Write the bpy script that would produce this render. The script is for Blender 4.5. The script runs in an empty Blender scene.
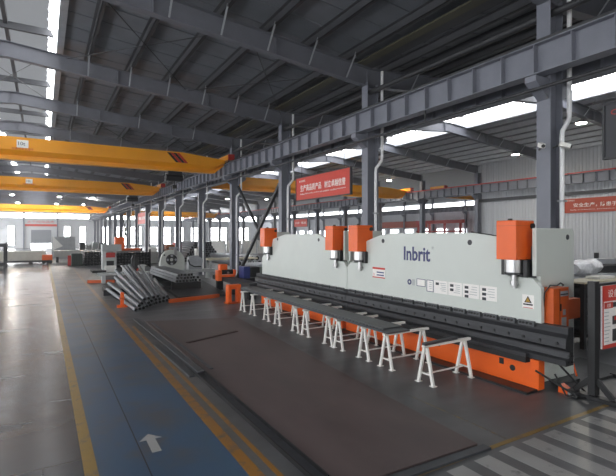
import bpy, math, random
from mathutils import Vector, Matrix
R = random.Random(7)
sc = bpy.context.scene
COL = sc.collection
PI = math.pi

# ------------------------------------------------------------------ materials
def lin(h):
    v = [int(h[i:i+2], 16)/255 for i in (0, 2, 4)]
    return tuple(c/12.92 if c <= .04045 else ((c+.055)/1.055)**2.4 for c in v) + (1,)

MATS = {}
def mat(name, col, rough=.5, metal=0, var=.12, scale=3.0, bump=0, spec=.5, rvar=.0, stretch=None):
    if name in MATS: return MATS[name]
    m = bpy.data.materials.new(name); m.use_nodes = True
    nt = m.node_tree; b = nt.nodes['Principled BSDF']
    c = lin(col) if isinstance(col, str) else col
    tc = nt.nodes.new('ShaderNodeTexCoord')
    src = tc.outputs['Object']
    if stretch:
        mp = nt.nodes.new('ShaderNodeMapping'); mp.inputs['Scale'].default_value = stretch
        nt.links.new(src, mp.inputs[0]); src = mp.outputs[0]
    n = nt.nodes.new('ShaderNodeTexNoise'); n.inputs['Scale'].default_value = scale
    n.inputs['Detail'].default_value = 6; n.inputs['Roughness'].default_value = .62
    nt.links.new(src, n.inputs['Vector'])
    r = nt.nodes.new('ShaderNodeValToRGB')
    r.color_ramp.elements[0].position = .3; r.color_ramp.elements[1].position = .72
    r.color_ramp.elements[0].color = tuple(x*(1-var) for x in c[:3])+(1,)
    r.color_ramp.elements[1].color = tuple(min(1, x*(1+var)) for x in c[:3])+(1,)
    nt.links.new(n.outputs['Fac'], r.inputs[0]); nt.links.new(r.outputs[0], b.inputs['Base Color'])
    b.inputs['Roughness'].default_value = rough; b.inputs['Metallic'].default_value = metal
    b.inputs['Specular IOR Level'].default_value = spec
    if rvar:
        mr = nt.nodes.new('ShaderNodeMapRange')
        mr.inputs['To Min'].default_value = rough-rvar; mr.inputs['To Max'].default_value = rough+rvar
        nt.links.new(n.outputs['Fac'], mr.inputs['Value']); nt.links.new(mr.outputs[0], b.inputs['Roughness'])
    if bump:
        bp = nt.nodes.new('ShaderNodeBump'); bp.inputs['Strength'].default_value = bump
        bp.inputs['Distance'].default_value = .01
        nt.links.new(n.outputs['Fac'], bp.inputs['Height']); nt.links.new(bp.outputs[0], b.inputs['Normal'])
    MATS[name] = m
    return m

def emit(name, col, s):
    if name in MATS: return MATS[name]
    m = bpy.data.materials.new(name); m.use_nodes = True
    nt = m.node_tree; nt.nodes.clear()
    o = nt.nodes.new('ShaderNodeOutputMaterial'); e = nt.nodes.new('ShaderNodeEmission')
    e.inputs[0].default_value = lin(col); e.inputs[1].default_value = s
    nt.links.new(e.outputs[0], o.inputs[0]); MATS[name] = m
    return m

GREYST = mat('worn_steel', '5b5d60', .45, .3, var=.2)
STEEL = mat('painted_steel', '777a84', .45, var=.1, scale=2)
RAFT = mat('rafter_paint', '686a72', .5, var=.1, scale=2)
ROOF_LIT = mat('roof_sheet_lit', '808388', .45, .1, var=.12, scale=1.5)  # paler copy of the roof sheet, paints in the second bay's stronger light
ROOF3 = mat('roof_sheet_dark', '4c4e52', .55, .1, var=.12, scale=1.5)
PURL_LIT = mat('purlin_lit', 'c3c6ca', .5, var=.1)  # lightened purlin colour, paints in the ridge light on the second bay's slope
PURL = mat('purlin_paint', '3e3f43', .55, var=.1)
DARKST = mat('dark_steel', '37383b', .5, .2, var=.2)
BLACK = mat('black_paint', '17181a', .45, var=.2)
TOOL = mat('tool_steel', '343538', .45, .4, var=.3, scale=5, stretch=(1, .25, 3))
ROOF = mat('roof_sheet', '6c7077', .45, .1, var=.12, scale=1.5)
YEL = mat('crane_yellow', 'f0a014', .38, var=.06, scale=.8)
PRESS = mat('press_paint', 'd0d6d0', .38, var=.04, scale=1.2)
PRESSD = mat('press_recess', '34373a', .5, var=.15)
ORA = mat('machine_orange', 'f2661a', .38, var=.07, scale=2)
ORAD = mat('orange_dull', 'cf5a1c', .45, var=.1, scale=2)
CHROME = mat('chrome', 'b0b0b0', .28, 1, var=.05)
WHITE = mat('white_paint', 'ecebe6', .45, var=.06, scale=4)
GREYW = mat('pale_grey_paint', 'b9bdbd', .45, var=.08)
CREAM = mat('cream_board', 'cfc8b0', .6, var=.1)
RED = mat('sign_red', 'cd3a29', .45, var=.04)
REDP = mat('red_paint', 'b52a24', .45, var=.1)
TXT = mat('sign_white_letters', 'f4f2ee', .5, var=.02)
BLUET = mat('navy_letters', '2a3168', .4, var=.03)
BLUEB = mat('blue_paint', '27377a', .45, var=.12)
SIGNK = mat('dark_sign_face', '33353a', .5, var=.05)
PIPE = mat('pipe_steel', '7d8085', .4, .3, var=.2, scale=6)
PIPEIN = mat('pipe_bore_shade', '101112', .8, var=.1)  # near-black inner faces paint the shade inside pipes and tubes
TUBE = mat('square_tube_steel', '94979a', .38, .4, var=.15, scale=4)
PLATE = mat('rolled_plate', '5c504f', .5, .1, var=.28, scale=1.1, rvar=.1, stretch=(1, .5, 1))
BARM = mat('flat_bar_steel', '4b4e53', .42, .4, var=.2, scale=4)
SHEET = mat('sheet_steel', '5b5e60', .42, .35, var=.16, scale=2.5)
DOWNP = mat('white_plastic_pipe', 'f0f1f2', .35, var=.03)
GALV = mat('galvanised', 'a9adb2', .4, .3, var=.12, scale=3)
WALLW = mat('wall_sheet', 'c2c5ca', .5, var=.05, scale=.6, stretch=(1, 1, .3))
WALLF = mat('far_wall_panel', 'c6c8ca', .6, var=.05, scale=.5)
GREEN = mat('dark_green_paint', '22352e', .5, var=.15)
WRAP = mat('plastic_wrap', 'e0e2e4', .25, var=.25, scale=9, bump=.6)
OLIVE = mat('ceiling_strip', '4f4d3c', .6, var=.08)
SHUT = mat('shutter_grey', '83868b', .5, var=.04)
MATTE = mat('checker_plate', '3a3c3c', .5, .2, var=.2, scale=12)
SKYL = emit('skylight_panel', 'e4e8ee', .34)
SKYL2 = emit('skylight_panel_bright', 'f4f6fa', 8)
VENT = emit('vent_daylight', 'f8f9fb', 12.0)
WIN = emit('window_daylight', 'f6f8fb', 13)
WINX = emit('side_bay_daylight', 'f6f8fb', 5)
WINF = emit('added_far_side_window_light', 'f6f8fb', 15)  # unseen band added to brighten the far hall
WINK = emit('added_back_window_light', 'fbfaf8', 4.5)  # unseen window added behind the camera
WINB = emit('added_side_window_light', 'f6f8fb', 7.5)  # unseen bands added to light the press fronts
LAMP = emit('lamp_face', 'fffaf0', 1000)
LAMP2 = emit('lamp_face_dimmer', 'fff6e0', 260)

# worn floor paint: mixes paint with bare concrete by noise
def paint_mat(name, col, wear, rough=.36, scale=2.2, fade=0):
    m = bpy.data.materials.new(name); m.use_nodes = True
    nt = m.node_tree; b = nt.nodes['Principled BSDF']
    tc = nt.nodes.new('ShaderNodeTexCoord')
    n = nt.nodes.new('ShaderNodeTexNoise'); n.inputs['Scale'].default_value = scale; n.inputs['Detail'].default_value = 9
    n.inputs['Roughness'].default_value = .7
    nt.links.new(tc.outputs['Object'], n.inputs['Vector'])
    r = nt.nodes.new('ShaderNodeValToRGB')
    r.color_ramp.elements[0].position = wear-.08; r.color_ramp.elements[1].position = wear+.08
    r.color_ramp.elements[0].color = lin('56575a'); r.color_ramp.elements[1].color = lin(col)
    # traffic has worn the paint more the farther down the aisle
    sp = nt.nodes.new('ShaderNodeSeparateXYZ'); nt.links.new(tc.outputs['Object'], sp.inputs[0])
    ma = nt.nodes.new('ShaderNodeMath'); ma.operation = 'MULTIPLY_ADD'; ma.inputs[1].default_value = -fade
    nt.links.new(sp.outputs['Y'], ma.inputs[0]); nt.links.new(n.outputs['Fac'], ma.inputs[2])
    nt.links.new(ma.outputs[0], r.inputs[0])
    n2 = nt.nodes.new('ShaderNodeTexNoise'); n2.inputs['Scale'].default_value = .7; n2.inputs['Detail'].default_value = 5
    nt.links.new(tc.outputs['Object'], n2.inputs['Vector'])
    mx = nt.nodes.new('ShaderNodeMix'); mx.data_type = 'RGBA'; mx.blend_type = 'MULTIPLY'; mx.inputs['Factor'].default_value = .5
    nt.links.new(r.outputs[0], mx.inputs['A']); nt.links.new(n2.outputs['Fac'], mx.inputs['B'])
    nt.links.new(mx.outputs['Result'], b.inputs['Base Color'])
    mr = nt.nodes.new('ShaderNodeMapRange'); mr.inputs['To Min'].default_value = rough-.1; mr.inputs['To Max'].default_value = rough+.14
    nt.links.new(n2.outputs['Fac'], mr.inputs['Value']); nt.links.new(mr.outputs[0], b.inputs['Roughness'])
    MATS[name] = m
    return m

def floor_mat():
    m = bpy.data.materials.new('floor_coating'); m.use_nodes = True
    nt = m.node_tree; b = nt.nodes['Principled BSDF']; L = nt.links.new
    tc = nt.nodes.new('ShaderNodeTexCoord')
    n = nt.nodes.new('ShaderNodeTexNoise'); n.inputs['Scale'].default_value = .8; n.inputs['Detail'].default_value = 8
    n.inputs['Roughness'].default_value = .65
    mp = nt.nodes.new('ShaderNodeMapping'); mp.inputs['Scale'].default_value = (.8, 1.4, 1)
    L(tc.outputs['Object'], mp.inputs[0]); L(mp.outputs[0], n.inputs['Vector'])
    r = nt.nodes.new('ShaderNodeValToRGB')
    r.color_ramp.elements[0].position = .3; r.color_ramp.elements[1].position = .75
    r.color_ramp.elements[0].color = lin('4a4b4d'); r.color_ramp.elements[1].color = lin('646567')
    L(n.outputs['Fac'], r.inputs[0])
    # the walkway side (small x) is bare trowelled slabs, a lighter warm grey
    sp = nt.nodes.new('ShaderNodeSeparateXYZ'); L(tc.outputs['Object'], sp.inputs[0])
    lt = nt.nodes.new('ShaderNodeMath'); lt.operation = 'LESS_THAN'; lt.inputs[1].default_value = .42; L(sp.outputs['X'], lt.inputs[0])
    br = nt.nodes.new('ShaderNodeTexBrick'); br.inputs['Scale'].default_value = 1; br.inputs['Brick Width'].default_value = 4.5
    br.inputs['Row Height'].default_value = 1.5; br.inputs['Mortar Size'].default_value = .012; br.offset = .35
    br.inputs['Color1'].default_value = lin('4a4c4f'); br.inputs['Color2'].default_value = lin('4e5053'); br.inputs['Mortar'].default_value = lin('3d3f41')
    L(tc.outputs['Object'], br.inputs['Vector'])
    mx0 = nt.nodes.new('ShaderNodeMix'); mx0.data_type = 'RGBA'; mx0.blend_type = 'MULTIPLY'; mx0.inputs['Factor'].default_value = .45
    L(br.outputs['Color'], mx0.inputs['A']); L(n.outputs['Fac'], mx0.inputs['B'])
    mx = nt.nodes.new('ShaderNodeMix'); mx.data_type = 'RGBA'
    L(lt.outputs[0], mx.inputs['Factor']); L(r.outputs[0], mx.inputs['A']); L(mx0.outputs['Result'], mx.inputs['B'])
    L(mx.outputs['Result'], b.inputs['Base Color'])
    n2 = nt.nodes.new('ShaderNodeTexNoise'); n2.inputs['Scale'].default_value = 1.3; n2.inputs['Detail'].default_value = 6
    mp2 = nt.nodes.new('ShaderNodeMapping'); mp2.inputs['Scale'].default_value = (.35, 1.6, 1)
    L(tc.outputs['Object'], mp2.inputs[0]); L(mp2.outputs[0], n2.inputs['Vector'])
    mr = nt.nodes.new('ShaderNodeMapRange'); mr.inputs['To Min'].default_value = .15; mr.inputs['To Max'].default_value = .38
    mr.inputs['To Min'].default_value = .12; mr.inputs['To Max'].default_value = .36
    # the coated machine side is duller than the trowelled slabs
    ro = nt.nodes.new('ShaderNodeMath'); ro.operation = 'MULTIPLY_ADD'; ro.inputs[1].default_value = -.17; ro.inputs[2].default_value = .17
    L(lt.outputs[0], ro.inputs[0])
    ad = nt.nodes.new('ShaderNodeMath'); ad.operation = 'ADD'; L(mr.outputs[0], ad.inputs[0]); L(ro.outputs[0], ad.inputs[1])
    L(n2.outputs['Fac'], mr.inputs['Value']); L(ad.outputs[0], b.inputs['Roughness'])
    bp = nt.nodes.new('ShaderNodeBump'); bp.inputs['Strength'].default_value = .05; bp.inputs['Distance'].default_value = .01
    L(n2.outputs['Fac'], bp.inputs['Height']); L(bp.outputs[0], b.inputs['Normal'])
    return m
FLOOR = floor_mat()
P_BLUE = paint_mat('worn_blue_floor_paint', '3f5973', .38, scale=1.1, fade=.006)
P_ORG = paint_mat('worn_orange_line_paint', '9c6c26', .38, scale=5, fade=.004)
P_YEL = paint_mat('worn_yellow_line_paint', '94762f', .40, scale=5)
P_WHT = paint_mat('worn_white_floor_paint', 'a6a6a4', .36, scale=3)

# ------------------------------------------------------------------ mesh builder
class MB:
    def __init__(s): s.v = []; s.f = []
    def add(s, vs, fs):
        k = len(s.v); s.v += [Vector(p) for p in vs]; s.f += [tuple(i+k for i in f) for f in fs]; return s
    def box(s, x0, x1, y0, y1, z0, z1):
        return s.add([(x, y, z) for z in (z0, z1) for y in (y0, y1) for x in (x0, x1)],
                     [(0, 2, 3, 1), (4, 5, 7, 6), (0, 1, 5, 4), (2, 6, 7, 3), (0, 4, 6, 2), (1, 3, 7, 5)])
    def obox(s, o, ax, ay, az):
        o, ax, ay, az = map(Vector, (o, ax, ay, az))
        return s.add([o+ax*i+ay*j+az*k for k in (0, 1) for j in (0, 1) for i in (0, 1)],
                     [(0, 2, 3, 1), (4, 5, 7, 6), (0, 1, 5, 4), (2, 6, 7, 3), (0, 4, 6, 2), (1, 3, 7, 5)])
    def bar(s, p, q, w, h, up=(0, 0, 1)):
        p, q = Vector(p), Vector(q); d = q-p; u = Vector(up)
        a = d.cross(u)
        if a.length < 1e-5: a = d.cross(Vector((1, 0, 0)))
        a.normalize(); b = a.cross(d).normalized()
        return s.obox(p-a*w/2-b*h/2, d, a*w, b*h)
    def tube(s, p, q, r, n=12, r2=None, inner=0):
        p, q = Vector(p), Vector(q); d = (q-p).normalized(); r2 = r if r2 is None else r2
        a = d.orthogonal().normalized(); b = d.cross(a)
        ring = lambda c, rr: [c+(a*math.cos(2*PI*i/n)+b*math.sin(2*PI*i/n))*rr for i in range(n)]
        if inner:
            vs = ring(p, r)+ring(q, r2)+ring(p, inner)+ring(q, inner)
            fs = []
            for i in range(n):
                j = (i+1) % n
                fs += [(i, j, n+j, n+i), (2*n+j, 2*n+i, 3*n+i, 3*n+j), (i, 2*n+i, 2*n+j, j), (n+i, n+j, 3*n+j, 3*n+i)]
            return s.add(vs, fs)
        vs = ring(p, r)+ring(q, r2)
        return s.add(vs, [(i, (i+1) % n, n+(i+1) % n, n+i) for i in range(n)]+[tuple(range(n))[::-1], tuple(range(n, 2*n))])
    def poly(s, pts, ext):
        """closed planar outline (3D points) pushed along ext"""
        e = Vector(ext); n = len(pts); vs = [Vector(p) for p in pts]; vs += [p+e for p in vs]
        return s.add(vs, [(i, (i+1) % n, n+(i+1) % n, n+i) for i in range(n)]+[tuple(range(n))[::-1], tuple(range(n, 2*n))])
    def path(s, pts, r, n=8):
        """round tube following points"""
        pts = [Vector(p) for p in pts]; rings = []
        a = None
        for i, p in enumerate(pts):
            d = (pts[min(i+1, len(pts)-1)]-pts[max(i-1, 0)]).normalized()
            a = d.orthogonal().normalized() if a is None else (a-d*a.dot(d)).normalized()
            b = d.cross(a)
            rings.append([p+(a*math.cos(2*PI*k/n)+b*math.sin(2*PI*k/n))*r for k in range(n)])
        vs = [v for rg in rings for v in rg]; fs = []
        for i in range(len(pts)-1):
            for k in range(n):
                j = (k+1) % n; fs.append((i*n+k, i*n+j, (i+1)*n+j, (i+1)*n+k))
        fs += [tuple(range(n))[::-1], tuple(range((len(pts)-1)*n, len(pts)*n))]
        return s.add(vs, fs)
    def ibeam(s, p, q, h, w, tf=.016, tw=.012, up=(0, 0, 1)):
        """I section centred on p-q, h along up, w across"""
        p, q, u = Vector(p), Vector(q), Vector(up).normalized()
        s.bar(p+u*(h/2-tf/2), q+u*(h/2-tf/2), w, tf, up); s.bar(p-u*(h/2-tf/2), q-u*(h/2-tf/2), w, tf, up)
        return s.bar(p, q, tw, h-2*tf, up)
    def build(s, name, m, parent=None, bevel=0, smooth=False, at=None, m2=None, f2=None):
        me = bpy.data.meshes.new(name)
        if parent is not None: o0 = Vector(parent['_o'])
        else:
            xs = [v.x for v in s.v]; ys = [v.y for v in s.v]; zs = [v.z for v in s.v]
            o0 = Vector(at) if at else Vector(((min(xs)+max(xs))/2, (min(ys)+max(ys))/2, min(zs)))
        me.from_pydata([v-o0 for v in s.v], [], s.f); me.validate(); 
        import bmesh
        bm = bmesh.new(); bm.from_mesh(me); bmesh.ops.recalc_face_normals(bm, faces=bm.faces); bm.to_mesh(me); bm.free()
        me.materials.append(m)
        if m2:
            me.materials.append(m2)
            for i in f2: me.polygons[i].material_index = 1
        o = bpy.data.objects.new(name, me); COL.objects.link(o); o['_o'] = tuple(o0)
        if parent is None: o.location = o0
        else: o.parent = parent
        if smooth:
            for p in me.polygons: p.use_smooth = True
            me.set_sharp_from_angle(angle=math.radians(38))
        if bevel:
            b = o.modifiers.new('b', 'BEVEL'); b.width = bevel; b.segments = 2; b.limit_method = 'ANGLE'
        return o

def tag(o, label, cat, group=None, kind=None):
    o['label'] = label; o['category'] = cat
    if group: o['group'] = group
    if kind: o['kind'] = kind
    return o
def thing(name, loc, label, cat, group=None, kind=None):
    o = bpy.data.objects.new(name, None); COL.objects.link(o); o.location = loc; o['_o'] = tuple(loc)
    o.empty_display_size = .2
    return tag(o, label, cat, group, kind)
def struct(o, label=None):
    o['kind'] = 'structure'
    if label: o['label'] = label
    return o
def copy_tree(o, parent=None):
    c = o.copy(); COL.objects.link(c); c.parent = parent
    for ch in list(o.children): copy_tree(ch, c)
    return c
ORD = 'first second third fourth fifth sixth seventh eighth ninth tenth eleventh twelfth thirteenth fourteenth fifteenth sixteenth seventeenth eighteenth nineteenth twentieth'.split()

def letters(s, size, origin, right, up, depth=.004, width=None, bold=0):
    """solid lettering as an MB, lower-left corner at origin"""
    cu = bpy.data.curves.new('t', 'FONT'); cu.body = s; cu.size = 1; cu.resolution_u = 2; cu.offset = bold
    o = bpy.data.objects.new('t', cu); COL.objects.link(o); bpy.context.view_layer.update()
    me = bpy.data.meshes.new_from_object(o.evaluated_get(bpy.context.evaluated_depsgraph_get()))
    xs = [v.co.x for v in me.vertices]; ys = [v.co.y for v in me.vertices]
    x0, x1, y0, y1 = min(xs), max(xs), min(ys), max(ys)
    sy = size/(y1-y0); sx = width/(x1-x0) if width else sy
    O, r, u = Vector(origin), Vector(right), Vector(up); nrm = r.cross(u)
    mb = MB(); n = len(me.vertices)
    base = [O+r*((v.co.x-x0)*sx)+u*((v.co.y-y0)*sy) for v in me.vertices]
    vs = base+[p+nrm*depth for p in base]; fs = []; cnt = {}
    for p in me.polygons:
        f = tuple(p.vertices); fs += [f[::-1], tuple(i+n for i in f)]
        for i in range(len(f)):
            e = (f[i], f[(i+1) % len(f)]); cnt[e] = cnt.get(e, 0)+1
    for (a, b) in cnt:
        if (b, a) not in cnt: fs.append((a, b, n+b, n+a))
    mb.add(vs, fs)
    bpy.data.objects.remove(o); bpy.data.curves.remove(cu); bpy.data.meshes.remove(me)
    return mb

def text_line(s, size, origin, right, up, depth, width, name, m, parent, bold=0):
    """one line of text, every word a part"""
    words = s.split(' '); tot = len(s); O = Vector(origin); r = Vector(right); k = 0
    for wd in words:
        letters(wd, size, O+r*(width*k/tot), right, up, depth, width*len(wd)/tot, bold).build(name, m, parent)
        k += len(wd)+1

# ------------------------------------------------------------------ the hall: setting
Y0, Y1 = -9.0, 108.0
XL, XC, XR, X3 = -11.3, 9.2, 29.6, 50.0
ROWS = [5.48+6*k for k in range(-2, 17)]
RID1, RID2 = -1.05, 19.4
def roofz(x):      # underside of the rafters
    if x <= XC: return 8.5-.096*abs(x-RID1)
    if x <= XR: return 8.5-.096*abs(x-RID2)
    return 7.6-.03*(x-XR)

fl = MB().box(-13, X3+.5, Y0-.5, Y1+.5, -.2, 0).build('floor', FLOOR, at=(0, 0, 0)); struct(fl)
Z1, Z2 = .001, .003
def mark(name, pts, m, z=Z2):
    return MB().poly([(x, y, .0005) for x, y in pts], (0, 0, z)).build(name, m, fl)
mark('blue_walkway', [(.53, -6), (2.02, -6), (2.02, 60), (.53, 60)], P_BLUE, Z1)
mark('walkway_edge_line', [(.40, -6), (.54, -6), (.54, 70), (.40, 70)], P_YEL)
mark('walkway_edge_line', [(1.99, -6), (2.14, -6), (2.14, 40), (1.99, 40)], P_ORG)
mark('thin_floor_line', [(2.255, -6), (2.32, -6), (2.32, 14), (2.255, 14)], P_ORG)
mark('walkway_seam', [(1.04, -6), (1.056, -6), (1.056, 40), (1.04, 40)], BLACK, .0032)
mark('cross_aisle_line', [(3.2, 3.66), (14, 3.58), (14, 3.65), (3.2, 3.73)], P_YEL)
mark('thin_floor_line', [(5.26, 3.75), (5.295, 3.75), (5.315, 5.6), (5.28, 5.6)], paint_mat('faded_line_paint', '7d6a3c', .5, scale=5))
ax, ay = 1.22, 6.1
mark('walkway_arrow', [(ax-.055, ay-.36), (ax+.055, ay-.36), (ax+.055, ay+.02), (ax+.14, ay+.02), (ax, ay+.2), (ax-.14, ay+.02), (ax-.055, ay+.02)], P_WHT, .005)
for i in range(16):
    x0 = 3.49+.467*i
    mark('zebra_stripe', [(x0, -3), (x0+.27, -3), (x0+.27, 3.57), (x0, 3.57)], P_WHT)

def corrugated(o, r, L, H, pitch=.22, d=.035):
    """trapezoid profiled sheet from o along unit r, height H; profile pushed along normal"""
    o, r = Vector(o), Vector(r); nrm = r.cross(Vector((0, 0, 1)))
    mb = MB(); prof = []; s = 0
    while s < L:
        for a, k in ((0, 0), (.55, 0), (.66, 1), (.89, 1)): 
            if s+a*pitch <= L: prof.append((s+a*pitch, k*d))
        s += pitch
    prof.append((L, 0)); n = len(prof)
    vs = [o+r*a+nrm*b for a, b in prof]; vs += [v+Vector((0, 0, H)) for v in vs]
    vs += [o, o+r*L]
    back = [o-nrm*.06, o+r*L-nrm*.06]; back += [v+Vector((0, 0, H)) for v in back]
    mb.add(vs[:2*n], [(i, i+1, n+i+1, n+i) for i in range(n-1)])
    mb.add(back, [(0, 1, 3, 2)])
    return mb
# far end wall with panels joints
def wall_far():
    mb = MB().box(-13, X3+.5, Y1, Y1+.3, 0, 10)
    z = .6
    while z < 9: mb.box(-13, X3, Y1-.03, Y1, z, z+.04); z += .62
    return mb.build('wall_far', WALLF)
struct(wall_far())
struct(MB().box(-13, X3+.5, Y0-.3, Y0, 0, 10).build('wall_back', WALLF))
struct(corrugated((XL-.5, Y1, 0), (0, -1, 0), Y1-Y0, 8.7, .4).build('wall_left', WALLW))
struct(corrugated((XR+.3, 23.8, 0), (0, -1, 0), 23.8-Y0, 8.7).build('wall_right', WALLW))
struct(corrugated((XR+.3, 23.9, 0), (1, 0, 0), X3-XR, 8.7, .4).build('wall_side_bay', WALLW))
struct(corrugated((X3, Y1, 0), (0, -1, 0), Y1-23.8, 8.7, .4).build('wall_side_bay_outer', WALLW))
struct(MB().box(XR+.1, XR+.28, Y0, 23.8, 5.3, 5.52).build('trim_1', DARKST))

# roof sheets with ridge monitors
def slope(xa, xb, za, zb, name, m=ROOF):
    mb = MB(); t = .06
    mb.poly([(xa, Y0, za), (xb, Y0, zb), (xb, Y0, zb+t), (xa, Y0, za+t)], (0, Y1-Y0, 0))
    d = Vector((xb-xa, 0, zb-za)); n = int(abs(xb-xa)/.0001) and 0
    # standing seams running down the slope
    y = Y0+.5
    while y < min(Y1, 60):
        mb.poly([(xa, y, za-.02), (xb, y, zb-.02), (xb, y, zb+.001), (xa, y, za+.001)], (0, .03, 0)); y += 1.0
    return struct(mb.build(name, m))
ROOFUP = .80
def rz(x): return roofz(x)+ROOFUP
MW = 1.55
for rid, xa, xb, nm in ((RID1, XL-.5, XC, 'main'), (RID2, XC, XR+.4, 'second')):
    slope(xa, rid-MW, rz(max(xa, XL)), rz(rid-MW), 'ceiling_'+nm, ROOF if nm == 'main' else ROOF_LIT)
    slope(rid+MW, xb, rz(rid+MW), rz(min(xb, XR)), 'ceiling_'+nm, ROOF if nm == 'main' else ROOF_LIT)
    zt = rz(rid-MW)
    # raised ridge monitor: translucent top panels, glowing vent slots along both sides, metal kerbs
    if nm == 'main':
        struct(MB().box(rid-MW-.1, rid+MW+.1, Y0, Y1, zt+.62, zt+.68).build('ceiling_skylight_'+nm, SKYL))
    else:
        # second bay: metal monitor roof with two translucent runs, a narrow and a wide one
        struct(MB().box(rid-MW-.1, rid+MW+.1, Y0, Y1, zt+.66, zt+.72).build('ceiling_monitor_'+nm, ROOF_LIT))
        for xa_, xb_ in ((-.75, -.4), (.1, 1.15)):
            struct(MB().box(rid+xa_, rid+xb_, Y0, Y1, zt+.62, zt+.658).build('ceiling_skylight_'+nm, SKYL2))
    for sgn, w in ((-1, 1), (1, 2)):
        xk = rid+sgn*MW
        struct(MB().poly([(xk-sgn*.34, Y0, zt+.6), (xk-sgn*.30, Y0, zt+.62), (xk-sgn*.08, Y0, zt+.2), (xk-sgn*.12, Y0, zt+.18)], (0, Y1-Y0, 0)).build('window_ridge_'+nm, VENT))
        mk = MB().box(min(xk+sgn*.1, xk-sgn*.1), max(xk+sgn*.1, xk-sgn*.1), Y0, Y1, zt-(.14 if nm == 'main' else .34), zt+.2).box(xk-.02, xk+.02, Y0, Y1, zt+.2, zt+.62)
        y = Y0+.3
        while y < 60: mk.poly([(xk-sgn*.4, y, zt+.6), (xk-sgn*.36, y, zt+.6), (xk-sgn*.14, y, zt+.18), (xk-sgn*.18, y, zt+.18)], (0, .05, 0)); y += .75
        struct(mk.build('trim_ridge_'+nm, GALV))
    rb = MB().bar((rid, Y0, zt+.5), (rid, Y1, zt+.5), .12, .2)
    y = 5.48-12
    while y < Y1: rb.box(rid-MW, rid+MW, y-.06, y+.06, zt+.28, zt+.5); rb.box(rid-MW, rid+MW, y+2.94, y+3.06, zt+.38, zt+.5); y += 6
    struct(rb.build('beam_ridge_'+nm, PURL))
struct(MB().box(XR+.35, X3+.4, 23.8, Y1, 8.35, 8.45).build('ceiling_side_bay', ROOF3))
struct(MB().box(XC-.5, XC-.2, Y0, Y1, rz(XC)-.1, rz(XC)-.05).build('trim_valley_strip', OLIVE))
struct(MB().box(XC-.25, XC+.25, Y0, Y1, rz(XC)-.05, rz(XC)+.1).build('trim_valley_gutter', PURL))

# purlins, each one piece along the hall
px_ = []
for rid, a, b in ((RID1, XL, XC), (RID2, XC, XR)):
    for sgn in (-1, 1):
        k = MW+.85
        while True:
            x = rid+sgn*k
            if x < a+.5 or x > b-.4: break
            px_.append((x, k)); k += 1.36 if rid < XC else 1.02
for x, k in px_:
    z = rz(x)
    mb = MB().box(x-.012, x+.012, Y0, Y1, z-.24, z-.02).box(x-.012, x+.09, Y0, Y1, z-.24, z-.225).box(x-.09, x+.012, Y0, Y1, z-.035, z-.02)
    struct(mb.build('beam_purlin', PURL if x < RID2 else PURL_LIT))  # slope past the second ridge gets the lit purlin colour

# rafters: tapered I girders, a bracing rod to each purlin
def rafter(a, b, rid, y, near):
    za, zr, zb = roofz(a), roofz(rid), roofz(b); hr, he = .48, .56
    mb = MB()
    for p, q in ((a, rid), (rid, b)):
        zp, zq = roofz(p), roofz(q); hp = he if p != rid else hr; hq = he if q != rid else hr
        mb.poly([(p, y-.006, zp), (q, y-.006, zq), (q, y-.006, zq+hq), (p, y-.006, zp+hp)], (0, .012, 0))
        mb.poly([(p, y-.12, zp-.016), (q, y-.12, zq-.016), (q, y-.12, zq), (p, y-.12, zp)], (0, .24, 0))
        mb.poly([(p, y-.12, zp+hp), (q, y-.12, zq+hq), (q, y-.12, zq+hq+.016), (p, y-.12, zp+hp+.016)], (0, .24, 0))
        for t in (.33, .66, .98):
            x = p+(q-p)*t; z = zp+(zq-zp)*t
            if near: mb.box(x-.006, x+.006, y-.11, y+.11, z, z+.46)
    o = struct(mb.build('beam_rafter', RAFT))
    if near:
        for x, k in px_:
            if a < x < b and int(round((k-MW-.85)/(1.36 if x < XC else 1.02))) % 2 == 0 or (a < x < b < XC+1 and y < 20):
                z = roofz(x)
                MB().bar((x, y-.1, z+.0), (x, y-.62, z+.62), .05, .012).build('flange_brace', GALV, o)
    return o
for y in ROWS:
    rafter(XL, XC, RID1, y, y < 40); rafter(XC, XR, RID2, y, y < 40)
# roof cross rods
def rods(x0, x1, y, n):
    mb = MB()
    z0, z1 = rz(x0)-.35, rz(x1)-.35
    mb.tube((x0, y, z0), (x1, y+6, z1), .014, 6); mb.tube((x1, y, z1), (x0, y+6, z0), .014, 6)
    return struct(mb.build('beam_tie_rod', DARKST))
for y in (11.48, 23.48):
    for x0 in (.7, 4.9): rods(x0, x0+4.1, y, 0)
rods(XC+.4, 15, 11.48, 0); rods(-2.3, .2, 17.48, 0)

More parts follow.
